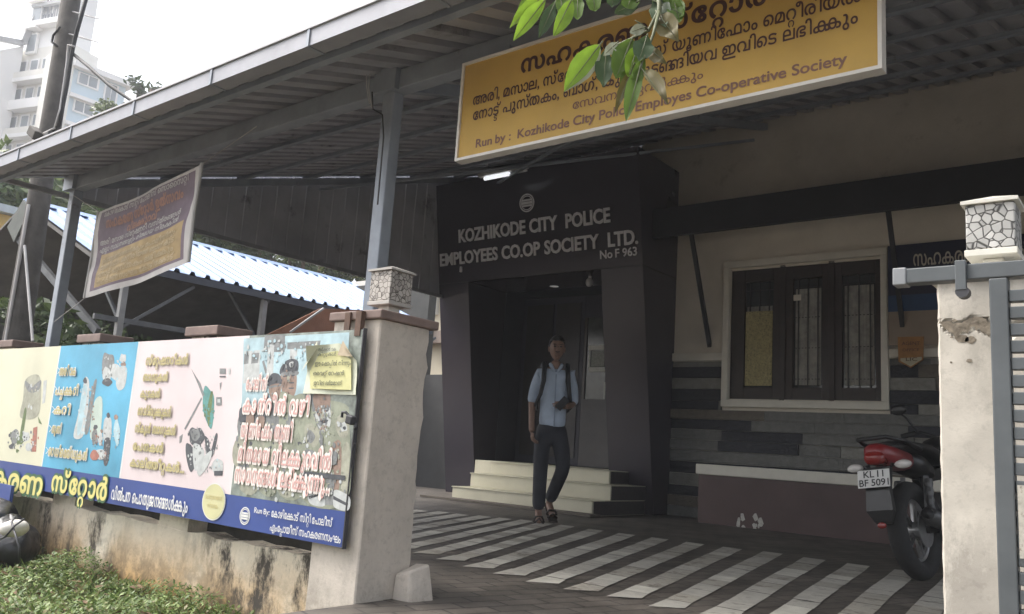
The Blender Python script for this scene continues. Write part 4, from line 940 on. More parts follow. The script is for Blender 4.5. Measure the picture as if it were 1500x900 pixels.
sk(names,[('pel','sp1'),('sp1','sp2'),('sp2','chest'),('chest','neck'),('neck','nk2'),('chest','rs'),('rs','re'),('re','rw'),('rw','rh'),('chest','ls'),('ls','le'),('le','lw'),('lw','lh'),('pel','rhip'),('rhip','rk'),('rk','ra'),('ra','rt'),('rt','rtt'),('pel','lhip'),('lhip','lk'),('lk','la'),('la','lt'),('lt','ltt')],
  [.08,.075,.075,.08,.050,.050,.040,.038,.030,.034,.040,.038,.030,.034,.058,.048,.036,.038,.03,.058,.048,.036,.038,.03],skin,body)
hd=L(0,.055,1.655)
def headf(q):
    x,y,z=q
    if z<0: x*=1-.32*(-z/.12)**1.5; y*=1-.10*(-z/.12)
    if y>0: y*=.96
    return Vector((x,y,z))
def HL(x,y,z): return hd+PM@Vector((x,y,z))
body.ell(hd,(.074,.094,.118),skin,24,18,rot=PM.copy(),fn=headf)
body.ell(HL(0,.092,-.012),(.014,.02,.028),skin,10,8,rot=PM.copy()); body.ell(HL(0,.08,.025),(.05,.014,.010),skin,12,8,rot=PM.copy())
body.ell(HL(0,.079,-.055),(.026,.013,.009),skin,10,6,rot=PM.copy()); body.ell(HL(0,.07,-.094),(.026,.02,.018),skin,10,6,rot=PM.copy())
for s in (-1,1): body.ell(HL(s*.074,.0,-.005),(.012,.022,.032),skin,10,8,rot=PM.copy())
# hands: fingers of different length, gently curled
def hand(w,dirv,side,curl):
    w=Vector(w); d=Vector(dirv).normalized(); s=Vector(side).normalized(); n=d.cross(s)
    for k,(o,ln) in enumerate(((-.027,.062),(-.010,.075),(.008,.070),(.025,.054))):
        p0=w+s*o; p1=p0+d*ln*.45+n*curl*.15*ln; p2=p1+d*ln*.3+n*curl*.5*ln; p3=p2+d*ln*.15+n*curl*.55*ln
        body.tube([L(*(p0-d*.03)),L(*p0),L(*p1),L(*p2),L(*p3)],[.009,.0095,.009,.008,.006],skin,8)
    p0=w-d*.045-s*.03; body.tube([L(*p0),L(*(p0-s*.022+d*.022+n*.01)),L(*(p0-s*.026+d*.048+n*.022))],[.011,.010,.007],skin,8)
hand((-.19,.085,.795),(.03,.12,-1),(.25,1,.1),.8)
hand((.075,.25,1.10),(-.7,.7,.05),(0,.1,-1),.9)
bo=body.build('body',per,smooth=True)
m=MB()
for s in (-1,1):
    m.ell(HL(s*.030,.086,.012),(.013,.006,.007),hair,8,6,rot=PM.copy()); m.ell(HL(s*.031,.088,.032),(.02,.006,.005),hair,8,6,rot=PM.copy())
m.ell(HL(0,.088,-.040),(.024,.008,.006),hair,10,6,rot=PM.copy())
m.build('eyes_and_moustache',per,smooth=True)
def hairf(q):
    x,y,z=q; 
    if y>.04 and z<.05: z=max(z,.05)
    if z<-.03: z=-.03
    return Vector((x*(1+.06*noise.noise((x*40,y*40,z*40))),y,z*(1+.10*noise.noise((x*30,y*30,2)))))
m=MB(); m.ell(HL(0,-.010,.022),(.082,.100,.114),hair,26,18,rot=PM.copy(),fn=hairf); m.build('hair',per,smooth=True)
# shirt
sh_=MB()
def sk2(pts,edges,rad,mat,mb,sub=2,root=0): 
    V,F=skin_chain([L(*p) for p in pts],edges,rad,sub,root); mb.add(V,F,mat)
sk2([(0,0,.86),(0,.0,.98),(0,.0,1.12),(0,.015,1.27),(0,.015,1.38),(0,.02,1.455),(-.14,.01,1.40),(-.185,-.012,1.25),(-.207,-.03,1.11),(.14,.01,1.40),(.185,-.02,1.26),(.203,-.05,1.12)],[(0,1),(1,2),(2,3),(3,4),(4,5),(4,6),(6,7),(7,8),(4,9),(9,10),(10,11)],
   [(.150,.122),(.147,.12),(.145,.12),(.152,.122),(.138,.11),(.072,.072),.072,.060,.052,.072,.061,.053],shirt,sh_)
so=sh_.build('shirt',per,smooth=True)
m=MB(); 
m.tube([L(.055,.05,1.50),L(.045,.09,1.475),L(.012,.118,1.43)],[.018,.018,.008],shirt,8); m.tube([L(-.055,.05,1.50),L(-.045,.09,1.475),L(-.012,.118,1.43)],[.018,.018,.008],shirt,8); m.build('collar',so,smooth=True)
m=MB(); m.tube([L(0,.128,1.40),L(0,.142,1.27),L(.003,.132,1.1),L(.006,.132,.90)],.006,M('shirt_placket',(.26,.31,.40),.8),6); m.build('placket',so)
for k in range(5): MB().ell(L(.004,.132-.008*k/4,1.33-k*.09),(.006,.006,.006),M('button',(.6,.6,.6),.4),8,6).build('button',so)
m=MB(); m.hexa([L(.035,.11,1.24),L(.10,.098,1.24),L(.10,.10,1.33),L(.035,.112,1.33),L(.035,.128,1.24),L(.10,.116,1.24),L(.10,.116,1.335),L(.035,.128,1.335)],shirt); m.build('pocket',so,bevel=.004)
# trousers
tr=MB()
sk2([(0,0,.97),(0,0,.87),(-.085,.005,.80),(-.092,.065,.50),(-.087,.05,.10),(.085,.005,.80),(.125,.095,.52),(.038,-.205,.19)],[(0,1),(1,2),(2,3),(3,4),(1,5),(5,6),(6,7)],[(.138,.106),(.135,.11),.094,.074,.066,.094,.074,.062],trou,tr)
tr.build('trousers',per,smooth=True)
# sandals
sd_=M('sandal_leather',(.03,.022,.018),.6,var=.3)
for nm_,a,b_,c_ in (('r',J['ra'],J['rt'],J['rtt']),('l',J['la'],J['lt'],J['ltt'])):
    a,b_,c_=Vector(a),Vector(b_),Vector(c_); d=(c_-b_).normalized(); s=Vector((1,0,0)); n=s.cross(d)
    if n.z<0: n=-n
    heel=b_-d*.13-n*.034; toe=c_+d*.045-n*.034
    m=MB(); w=.045
    for p,q in ((heel,toe),): m.hexa([L(*(p-s*w*.8-n*.012)),L(*(p+s*w*.8-n*.012)),L(*(q+s*w-n*.012)),L(*(q-s*w-n*.012)),L(*(p-s*w*.8+n*.006)),L(*(p+s*w*.8+n*.006)),L(*(q+s*w+n*.006)),L(*(q-s*w+n*.006))],sd_)
    mid=b_+d*.04
    m.tube([L(*(mid-s*.05-n*.02)),L(*(mid-s*.03+n*.033)),L(*(mid+s*.03+n*.033)),L(*(mid+s*.05-n*.02))],.011,sd_,6); m.tube([L(*(mid+d*.04-s*.048-n*.025)),L(*(mid+d*.04+n*.026)),L(*(mid+d*.04+s*.048-n*.025))],.009,sd_,6)
    m.build('sandal',per,bevel=.003)
# backpack: straps in front, bag behind
for s in (-1,1):
    m=MB(); pth=[L(s*.115,-.11,1.36),L(s*.118,-.06,1.475),L(s*.116,.02,1.502),L(s*.114,.095,1.445),L(s*.118,.138,1.33),L(s*.14,.13,1.2),L(s*.175,.03,1.10),L(s*.15,-.09,1.06)]
    vs=[]; 
    m.tube(pth,[.02,.024,.026,.026,.024,.02,.013,.012],strap,8); m.build('strap',per,smooth=True)
m=MB(); m.ell(L(0,-.20,1.24),(.155,.10,.235),strap,20,14,rot=PM.copy(),fn=lambda q:Vector((max(-.14,min(.14,q.x)),max(-.085,min(.085,q.y)),q.z))); m.build('backpack',per,smooth=True)
m=MB(); m.obox(L(.055,.285,1.115),(.07,.012,.13),PM@Matrix.Rotation(.7,3,'Y'),strap); m.build('phone',per,bevel=.003)

# ================================================================ motorcycle (rear towards the gate, leaning on its stand)
mc=thing('motorcycle','red tailed black motorcycle with white number plate parked behind the right gate pillar','motorcycle',(-1.40,6.05,0))
hdg=R(9); ca,sa=math.cos(hdg),math.sin(hdg)
RM=Matrix(((ca,sa,0),(-sa,ca,0),(0,0,1)))@Matrix.Rotation(-R(9),3,'Y')     # x right, y forward ; lean to the left
K0=Vector((-1.36,6.05,0))
def K(x,y,z): return K0+RM@Vector((x,y,z))
red=M('red_paint',(.20,.014,.017),.38,var=.2,coat=.15); rub=M('tyre_rubber',(.016,.016,.016),.8,var=.3,scale=30,bump=.3); blk=M('bike_black',(.014,.014,.015),.35,var=.25,scale=9); alu=M('alloy',(.30,.30,.30),.35,.7,var=.2,scale=20); exm=M('exhaust_grey',(.10,.10,.10),.4,.5,var=.3); lens=M('white_lens',(.55,.53,.50),.2,var=.15); redl=M('tail_lens',(.20,.015,.012),.15)
def wheel(cy,r,w):
    o=MB(); o.torus(K(0,cy,r),r-w*.55,w*.56,RM@Vector((1,0,0)),rub,44,12,sq=1.0)
    ty=o.build('tyre',mc,smooth=True)
    q=MB(); q.torus(K(0,cy,r),r-w*1.15,.016,RM@Vector((1,0,0)),alu,36,8)
    for k in range(5):
        a=k*2*math.pi/5
        for da in (-.13,.13): q.bar(K(0,cy+.05*math.cos(a+da*2),r+.05*math.sin(a+da*2)),K(0,cy+(r-w*1.2)*math.cos(a+da),r+(r-w*1.2)*math.sin(a+da)),.022,.018,alu,upv=RM@Vector((1,0,0)))
    q.cyl(K(-.06,cy,r),K(.06,cy,r),.055,alu); q.build('rim',ty)
wheel(.02,.315,.108); wheel(1.33,.30,.09)
m=MB(); m.cyl(K(.065,.02,.315),K(.075,.02,.315),.11,alu,n=28); m.build('brake_disc',mc)
m=MB()
for s in (-.085,.085): m.bar(K(s,.02,.315),K(s,.55,.36),.03,.045,blk); m.bar(K(s,.04,.33),K(s*.9,.16,.66),.032,.032,alu)
m.build('swingarm',mc)
for s in (-.1,.1):
    m=MB(); m.tube([K(s,.07+.03*k*.2,.36+.028*k) for k in range(11)],[.024,.03]*5+[.024],exm,10); m.build('shock_absorber',mc)
m=MB(); m.tube([K(.13,.62,.30),K(.14,.35,.32),K(.15,.0,.38),K(.155,-.10,.41)],[.03,.045,.055,.05],exm,14); m.tube([K(.155,-.10,.41),K(.155,-.12,.415)],[.035,.035],blk,12); m.build('exhaust',mc,smooth=True)
# tail: red cowl narrowing to the back
def loft(mb,secs,mat):
    n=len(secs[0]); vs=[p for s in secs for p in s]; fs=[(i*n+k,i*n+(k+1)%n,(i+1)*n+(k+1)%n,(i+1)*n+k) for i in range(len(secs)-1) for k in range(n)]
    fs+= [tuple(range(n-1,-1,-1)),tuple((len(secs)-1)*n+k for k in range(n))]; mb.add(vs,fs,mat)
def sec(y,zc,w,h,n=14,p=2.5): return [K(w*math.copysign(abs(math.cos(t))**(2/p),math.cos(t)),y,zc+h*math.copysign(abs(math.sin(t))**(2/p),math.sin(t))) for t in np.linspace(0,2*math.pi,n,endpoint=False)]
m=MB(); loft(m,[sec(-.42,.80,.045,.035),sec(-.38,.80,.075,.06),sec(-.25,.78,.098,.07),sec(-.05,.76,.10,.065)],red); m.build('tail_cowl',mc,smooth=True)
m=MB(); loft(m,[sec(-.049,.76,.099,.064),sec(.15,.74,.11,.07),sec(.3,.70,.09,.06)],blk); m.build('side_panel',mc,smooth=True)
m=MB(); loft(m,[sec(-.445,.765,.05,.035),sec(-.41,.765,.065,.045),sec(-.34,.76,.06,.045)],redl); m.build('tail_lamp',mc,smooth=True)
m=MB(); loft(m,[sec(-.18,.845,.08,.02),sec(-.10,.86,.12,.035),sec(.25,.84,.13,.045),sec(.5,.80,.11,.05),sec(.62,.80,.07,.05)],blk); m.build('seat',mc,smooth=True)
m=MB(); m.tube([K(-.12,.05,.83),K(-.13,-.22,.87),K(-.09,-.40,.89),K(.09,-.40,.89),K(.13,-.22,.87),K(.12,.05,.83)],.014,blk,10); m.build('grab_rail',mc,smooth=True)
m=MB(); loft(m,[sec(.55,.80,.08,.07),sec(.66,.86,.13,.10),sec(.85,.88,.15,.11),sec(1.02,.86,.12,.09),sec(1.1,.84,.06,.05)],blk); m.build('fuel_tank',mc,smooth=True)
m=MB(); loft(m,[sec(.45,.42,.10,.14,p=4),sec(.6,.40,.15,.17,p=4),sec(.9,.42,.14,.17,p=4),sec(1.0,.46,.09,.12,p=4)],exm); m.build('engine',mc,smooth=True)
m=MB(); m.bar(K(0,.2,.66),K(0,1.12,.76),.06,.08,blk); m.bar(K(0,1.12,.78),K(0,1.0,.36),.05,.06,blk); m.bar(K(0,.2,.66),K(0,.5,.35),.05,.05,blk); m.build('frame',mc)
for s in (-.09,.09):
    m=MB(); m.cyl(K(s,1.33,.30),K(s*.9,1.13,.93),.026,alu); m.build('front_fork',mc)
m=MB(); m.tube([K(-.36,.98,1.03),K(-.24,1.02,1.05),K(-.1,1.12,.98),K(.1,1.12,.98),K(.24,1.02,1.05),K(.36,.98,1.03)],.014,blk,10); m.tube([K(-.37,.975,1.03),K(-.25,1.015,1.05)],.02,rub,10); m.tube([K(.37,.975,1.03),K(.25,1.015,1.05)],.02,rub,10); hb_=m.build('handlebar',mc,smooth=True)
for s in (-1,1):
    m=MB(); m.tube([K(s*.25,1.0,1.05),K(s*.30,.97,1.16),K(s*.33,.95,1.20)],.008,blk,8); m.ell(K(s*.34,.94,1.235),(.065,.014,.042),blk,14,8,rot=RM.copy()); m.build('mirror',hb_,smooth=True)
m=MB(); m.ell(K(0,1.22,.92),(.10,.08,.12),blk,16,10,rot=RM.copy()); m.build('headlamp',mc,smooth=True)
m=MB(); loft(m,[sec(1.05,.57,.055,.02),sec(1.2,.625,.06,.02),sec(1.38,.64,.06,.02),sec(1.55,.58,.05,.02)],red); m.build('front_mudguard',mc,smooth=True)
# rear mudguard hanger and plate
m=MB(); loft(m,[[K(x,y,z) for x,y,z in ((-.08,-.38,.71),(.08,-.38,.71),(.08,-.34,.71),(-.08,-.34,.71))],[K(x,y,z) for x,y,z in ((-.075,-.43,.58),(.075,-.43,.58),(.075,-.39,.57),(-.075,-.39,.57))],[K(x,y,z) for x,y,z in ((-.085,-.45,.44),(.085,-.45,.44),(.085,-.41,.43),(-.085,-.41,.43))],[K(x,y,z) for x,y,z in ((-.05,-.43,.37),(.05,-.43,.37),(.05,-.40,.36),(-.05,-.40,.36))]],blk); m.build('rear_mudguard',mc)
m=MB(); m.ell(K(0,-.452,.35),(.03,.012,.02),redl,10,6,rot=RM.copy()); m.build('reflector',mc)
pM=RM@Matrix.Rotation(R(-12),3,'X')
pcn=K(-.0,-.462,.635)
m=MB(); m.obox(pcn,(.205,.006,.112),pM,M('plate_white',(.52,.52,.50),.4,var=.06)); pb=m.build('number_plate',mc,bevel=.002)
kb=M('plate_black',(.015,.015,.015),.5)
for s,u0,u1,v0 in (('KL 11',-.062,.062,.008),('BF 5091',-.092,.092,-.046)):
    m=MB(); letter(m,s,kb,pcn,pM@Vector((1,0,0)),pM@Vector((0,0,1)),pM@Vector((0,-1,0)),u0,u1,v0,.060,.016,0,.004); m.build('lettering',pb)
for s in (-1,1):
    m=MB(); m.tube([K(s*.07,-.33,.72),K(s*.11,-.35,.715)],.012,blk,8); m.ell(K(s*.155,-.36,.715),(.055,.026,.028),lens,14,8,rot=RM.copy()); m.build('turn_signal',mc,smooth=True)
m=MB(); m.tube([K(-.1,.55,.25),K(-.2,.5,.05),K(-.235,.48,-.0)],.012,blk,8); m.build('side_stand',mc)

# ================================================================ banner hung between the posts
A=P(145,311,1,3.30);B=P(297,240,1,3.06);D=P(124,437,1,3.30);E_=P(275,384,1,3.06)
bn=thing('banner','wrinkled purple and yellow cloth banner hanging askew between the left shelter posts','banner',(A+E_)/2)
def bq(u,v,l=0.0):
    p=A*(1-u)*(1-v)+B*u*(1-v)+D*(1-u)*v+E_*u*v
    w=.020*math.sin(v*9+u*2.2)+.012*math.sin(u*11+v*5)+.012*noise.noise((u*5,v*9,1))
    w*=1-.6*abs(2*u-1); dz=-.05*math.sin(math.pi*u)*(1-v)*.6-.02*math.sin(math.pi*u)*v
    return p+Vector((.12*(w+l)*0,-(w+l),dz))
pur=M('banner_violet',(.17,.13,.16),.75,var=.25,scale=6); yb=M('banner_yellow',(.40,.29,.14),.75,var=.22,scale=8); brd=M('banner_border',(.50,.48,.46),.75,var=.12); rose=M('banner_rose',(.36,.20,.15),.75,var=.2,scale=10); bw=M('banner_white',(.50,.48,.46),.75)
m=MB(); n1,n2=40,34; vs=[bq(i/n1,j/n2) for j in range(n2+1) for i in range(n1+1)]
for j in range(n2):
    for i in range(n1):
        u,v=(i+.5)/n1,(j+.5)/n2
        k=brd if (u<.05 or u>.955 or v<.03 or v>.955) else (pur if (v>.90 or u<.10 or u>.92) else (yb if v>.54 else pur))
        m.mi.append(m._m(k)); m.f.append((j*(n1+1)+i,j*(n1+1)+i+1,(j+1)*(n1+1)+i+1,(j+1)*(n1+1)+i))
m.v=[tuple(v) for v in vs]; m.build('cloth',bn,fix=False,smooth=True)
def btext(s,u0,u1,v0,h,mat,bold=.02):
    v,f,w=layout(s,bold); m=MB(); sx=(u1-u0)/w
    m.add([bq(u0+p[0]*sx,v0-p[1]*h,.003+p[2]*.02) for p in v],f,mat); m.build('lettering',bn,fix=False)
btext('കോഴിക്കോട് സിറ്റി പോലീസ് സൊസൈറ്റി',.10,.90,.10,.09,bw)
btext('സഹകരണ സ്റ്റോർ ഉത്സവം',.14,.86,.24,.14,rose,.04)
btext('വിലക്കുറവ്',.35,.65,.345,.11,rose,.04)
btext('അരി മസാല സ്റ്റേഷനറി വസ്ത്രങ്ങൾ',.08,.86,.42,.08,bw)
btext('എല്ലാ സാധനങ്ങളും മിതമായ നിരക്കിൽ',.08,.86,.50,.08,bw)
for k,t in enumerate(('പൊതുജനങ്ങൾക്കും പോലീസിനും','യൂണിഫോം മെറ്റീരിയൽ ബാഗ് കുട','നോട്ട് പുസ്തകം ലഭിക്കും','സഹകരണ സംഘം കോഴിക്കോട്')): btext(t,.13,.87,.64+k*.085,.085,M('banner_gold_ink',(.50,.40,.24),.75),.03)
for u in (0.0,1.0):
    m=MB(); m.tube([bq(u,0,.004),bq(u,.5,.004),bq(u,1,.004)],.014,M('banner_batten',(.42,.41,.39),.6,var=.1),8); m.build('batten',bn)
for pa,pb in ((A,(-8.26,3.36,2.80)),(B,(B.x+.25,3.3,2.86)),(D,(-8.2,3.36,1.55))):
    m=MB(); m.tube([pa,Vector(pb)],.003,bw,6); m.build('cord',bn)

# ================================================================ utility pole and service wires
up=thing('utility_pole','tall dark weathered utility pole with cables beyond the left end of the shelter','pole',(-9.75,3.55,-.27))
pm_=M('pole_weathered',(.085,.078,.07),.85,var=.35,scale=7,bump=.4)
pt0=P(24,500,1,3.5); pt1=P(104,0,1,3.5); ax_=(pt1-pt0)
base_=pt0-ax_*((pt0.z+.35)/ax_.z); top_=pt0+ax_*((7.6-pt0.z)/ax_.z)
MB().tube([base_,base_.lerp(top_,.25),base_.lerp(top_,.5),top_],[.17,.125,.105,.085],pm_,14).build('shaft',up,smooth=True)
cab=M('black_cable',(.02,.02,.02),.6,var=.2)
m=MB(); pts=[P(x,y,1,3.42) for x,y in ((127,-5),(113,45),(108,65),(104,85),(98,125),(92,155),(86,185),(74,196),(64,205))]; m.tube(pts,.022,cab,8); m.build('down_cable',up,smooth=True)
m=MB(); pts=[P(x,y,1,3.40) for x,y in ((108,68),(100,66),(98,90),(94,120),(88,160),(80,188),(72,192),(64,196))]; m.tube(pts,.012,M('pale_conduit',(.42,.41,.40),.5),8); m.build('conduit',up,smooth=True)
m=MB(); pts=[P(x,y,1,3.4) for x,y in ((88,40),(78,52),(76,62),(84,68))]; m.tube(pts,.012,cab,8); m.build('cable_loop',up,smooth=True)
m=MB(); q=P(52,196,1,3.38); m.obox(q,(.22,.10,.10),Matrix.Rotation(.5,3,'Y'),pm_); m.build('clamp',up,bevel=.01)
m=MB(); m.obox(P(74,200,1,3.4),(.12,.1,.06),Matrix.Rotation(-.2,3,'Y'),cab); m.build('junction',up,bevel=.01)
m=MB(); m.tube([P(108,80,1,3.45),P(130,98,1,3.45),P(160,125,1,3.5),P(200,153,1,3.6),(-5.8,4.2,3.6)],.018,cab,8); m.build('service_wire',up,smooth=True)
for a_,b_ in (((98,15),(145,28)),((95,48),(143,62))):
    m=MB(); m.tube([P(*a_,1,3.5),P(*b_,1,3.5)],.008,M('grey_wire',(.35,.35,.35),.6),6); m.build('cross_wire',up)
for a_,b_,r_ in (((42,300),(8,500),.018),((36,360),(48,500),.014)):
    m=MB(); m.tube([P(*a_,1,3.38),P(*b_,1,3.38)],r_,M('pale_conduit',(.42,.41,.40),.5),8); m.build('conduit',up)

# ================================================================ tin roof shed behind the wall on the left
tin=M('blue_white_tin',(.20,.285,.45),.45,.1,var=.12,scale=1.5); und=M('shed_underside',(.13,.125,.115),.85,var=.25,scale=3)
sd2=thing('tin_roof_shed','open shed with shiny pale blue ribbed tin roof behind the banner','shed',(-12,8,-.27))
EX,EZ,QX,QZ,Y0,Y1=-11.0,2.83,-13.5,3.86,4.85,11.2
m=MB(); vs=[]; y=Y0; ys=[]
pr2=[(0,0),(.14,0),(.165,.05),(.215,.05),(.24,0)]
while y<Y1:
    for a,h in pr2[:-1]: ys.append((y+a,h))
    y+=.24
for (y,h) in ys: vs+=[(EX+.06,y,EZ-.02+h),(QX,y,QZ+h)]
m.add(vs,[(2*k,2*k+2,2*k+3,2*k+1) for k in range(len(ys)-1)],tin); m.build('roof_sheet',sd2,fix=False)
MB().hexa([(EX+.02,Y0+.02,EZ-.10),(QX,Y0+.02,QZ-.10),(QX,Y1-.02,QZ-.10),(EX+.02,Y1-.02,EZ-.10),(EX+.02,Y0+.02,EZ-.045),(QX,Y0+.02,QZ-.045),(QX,Y1-.02,QZ-.045),(EX+.02,Y1-.02,EZ-.045)],und).build('roof_lining',sd2)
MB().box((EX+.025,Y0+.02,EZ-.13),(EX+.055,Y1,EZ-.03),M('fascia_dark',(.04,.045,.06),.6)).build('fascia',sd2)
m=MB(); m.hexa([(QX-.15,Y0,QZ-.05),(QX+.15,Y0,QZ-.02),(QX+.15,Y1,QZ-.02),(QX-.15,Y1,QZ-.05),(QX-.10,Y0,QZ+.06),(QX+.02,Y0,QZ+.06),(QX+.02,Y1,QZ+.06),(QX-.10,Y1,QZ+.06)],tin); m.build('ridge_cap',sd2)
MB().hexa([(QX-3,Y0,QZ-1.25),(QX,Y0,QZ-.04),(QX,Y1,QZ-.04),(QX-3,Y1,QZ-1.25),(QX-3,Y0,QZ-1.2),(QX,Y0,QZ),(QX,Y1,QZ),(QX-3,Y1,QZ-1.2)],und).build('far_slope',sd2)
m=MB(); m.prism([(QX-.45,Y0-.03,QZ-.35),(QX-.02,Y0-.03,QZ+.03),(QX+.28,Y0-.03,QZ-.16),(QX-.1,Y0-.03,QZ-.62)],(0,.03,0),M('gable_board',(.10,.11,.10),.8,var=.2)); m.build('gable_board',sd2)
bm_=M('shed_steel',(.11,.115,.12),.6,.2,var=.25,scale=6)
m=MB(); m.bar((QX-.1,Y0+.03,QZ-.55),(EX-.3,Y0+.35,1.85),.07,.09,bm_); m.build('rafter',sd2)
for y in (7.6,10.4):
    m=MB(); m.bar((QX,y,QZ-.15),(EX,y,EZ-.14),.05,.08,bm_); m.build('rafter',sd2)
for x,y in ((EX-.05,5.35),(EX-.05,7.55),(EX-.05,10.4)):
    m=MB(); m.box((x-.04,y-.04,-.26),(x+.04,y+.04,EZ-.14),M('post_pale',(.24,.24,.235),.5,.2,var=.2)); m.build('post',sd2)
for y in (5.35,7.55,10.4): 
    m=MB(); m.bar((EX-.05,y,1.9),(EX-.05,y+1.0,EZ-.16),.04,.04,bm_); m.bar((EX-.05,y,2.0),(EX-1.2,y,EZ+.2),.04,.04,bm_); m.build('knee_brace',sd2)
m=MB(); m.bar((EX-.05,5.0,2.02),(EX-.05,11,2.02),.05,.07,bm_); m.build('tie_beam',sd2)
MB().box((-16.5,Y0+.3,-.26),(-16.3,Y1,2.6),M('shed_back_wall',(.07,.068,.06),.9,var=.3,scale=2)).build('back_wall',sd2)
MB().box((-16.3,Y1-.1,-.26),(EX,Y1+.1,QZ-.1),M('shed_back_wall',(.07,.068,.06),.9,var=.3,scale=2)).build('end_wall',sd2)
tarp=M('brown_tarpaulin',(.20,.085,.045),.8,var=.2,scale=4,bump=.3)
a=[P(x,y,0,-10.6) for x,y in ((372,500),(470,452),(540,455),(560,520))]
tp_=MB().prism(a,(-.03,0,0),tarp); tag(tp_.build('tarpaulin',origin=(a[0].x,a[0].y,1.3)),'brown orange tarpaulin sheet stretched beneath the edge of the tin roof','tarpaulin')
m=MB(); m.bar(P(425,487,0,-10.5),P(474,452,0,-10.5),.03,.03,M('post_pale',(.24,.24,.235),.5)); tag(m.build('wooden_prop',origin=tuple(P(425,487,0,-10.5))),'thin pale prop leaning along the brown tarpaulin edge','prop')
# rear wall and house seen between pillar and portal
rwm=M('rear_wall_grey',(.085,.085,.085),.9,var=.25,scale=2,bump=.2)
tag(MB().box((-14,10.5,-.2),(-8.45,10.7,1.86),rwm).build('rear_wall',origin=(-11,10.6,-.2)),'low dark grey boundary wall behind the left side of the portal','wall')
hs_=thing('cream_house','sunlit cream house with white window panels seen between gate pillar and portal','house',(-17,17,-.27))
hc=M('house_cream',(.62,.56,.43),.8,var=.1,scale=2); hw=M('house_white',(.66,.65,.62),.7,var=.1,scale=3)
MB().box((-18.2,16,-.27),(-13.5,22,4.95),hc).build('wall',hs_)
for x0p,x1p in ((604,620),(625,643)):
    a=P(x0p,462,1,15.96);b_=P(x1p,430,1,15.96); w_=MB().box((a.x,15.9,a.z),(b_.x,15.999,b_.z),hw).build('window_panel',hs_)
    MB().box((a.x+.06,15.88,a.z+.1),(b_.x-.06,15.899,b_.z-.25),M('house_shutter',(.5,.48,.42),.7,var=.2)).build('shutter',w_)
MB().box((-18.3,15.4,4.95),(-13.3,22.2,5.1),hw).build('roof_slab',hs_)
MB().box((-16.2,15.7,3.3),(-15.0,15.99,3.62),M('house_ledge',(.3,.24,.2),.8)).build('ledge',hs_)
m=MB(); a=P(630,486,1,15.6); m.tube([(a.x,15.6,4.9),(a.x+.02,15.6,-.2)],.05,M('downpipe',(.33,.31,.28),.6),8); m.build('downpipe',hs_)

# ochre house left
oh=thing('ochre_house','low ochre house with pale grey awning left of the tin roofed shed','house',(-19.5,7,-.27))
a=P(0,335,0,-19);b_=P(75,368,0,-19); 
MB().box((-23,3.5,-.27),(-19,10.5,b_.z+.55),M('ochre_paint',(.55,.38,.13),.8,var=.12,scale=2)).build('wall',oh)
z1=P(40,405,0,-18.4).z
MB().hexa([(-19,3.5,z1+.1),(-18.3,3.5,z1-.55),(-18.3,10.5,z1-.55),(-19,10.5,z1+.1),(-19,3.5,z1+.16),(-18.3,3.5,z1-.49),(-18.3,10.5,z1-.49),(-19,10.5,z1+.16)],M('awning_grey',(.42,.42,.39),.7,var=.12)).build('awning',oh)
MB().box((-23.2,3.3,b_.z+.56),(-18.8,10.7,b_.z+.72),M('roof_pale_blue',(.42,.47,.5),.6)).build('roof_slab',oh)
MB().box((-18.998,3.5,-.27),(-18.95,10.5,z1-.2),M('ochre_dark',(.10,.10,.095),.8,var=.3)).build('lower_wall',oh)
# ================================================================ tall buildings far left
FX=-75.0
hwh=M('hotel_white',(.82,.81,.79),.8,var=.06,scale=.3); hcr=M('hotel_cream',(.74,.72,.66),.8,var=.08,scale=.3); hgl=M('hotel_glass',(.26,.29,.31),.2,var=.3,scale=.6); hbl=M('hotel_pale_blue',(.55,.66,.72),.7,var=.06,scale=.3)
# pale blue wing : wall facing +X
c0=P(108,97,0,FX); c1=P(184,131,0,FX); zb=lambda px,py:P(px,py,0,FX).z
bb_=thing('apartment_block','pale blue apartment block with white ledges rising above the shelter gutter','building',(FX-6,(c0.y+c1.y)/2,-.27))
y0,y1,zt=c0.y,c1.y,(c0.z+c1.z)/2
MB().box((FX-12,y0,-.27),(FX,y1,zt),hbl).build('wall',bb_)
MB().box((FX-12.2,y0-.2,zt),(FX+.7,y1+.5,zt+.5),hwh).build('roof_slab',bb_)
fl_h=zb(140,112)-zb(140,150); fl_h=max(2.6,fl_h)
z=zt-fl_h
while z>2:
    MB().box((FX,y0-.1,z-.15),(FX+.55,y1,z+.18),hwh).build('ledge',bb_)
    for ya,yb_,h in ((y0+.6,y0+2.2,.9),(y0+(y1-y0)*.63,y0+(y1-y0)*.83,1.7)):
        w_=MB().box((FX,ya-.15,z+fl_h*.9-h-.15),(FX+.12,yb_+.15,z+fl_h*.9+.1),hwh).build('window',bb_)
        for k in range(2):
            q0=ya+(yb_-ya)*(k*.52); MB().box((FX+.121,q0,z+fl_h*.9-h),(FX+.15,q0+(yb_-ya)*.44,z+fl_h*.9),hgl).build('pane',w_)
    z-=fl_h
MB().box((FX-2,y0-1.6,-.27),(FX+.3,y0-.05,zt+.9),hcr).build('stair_tower',bb_)
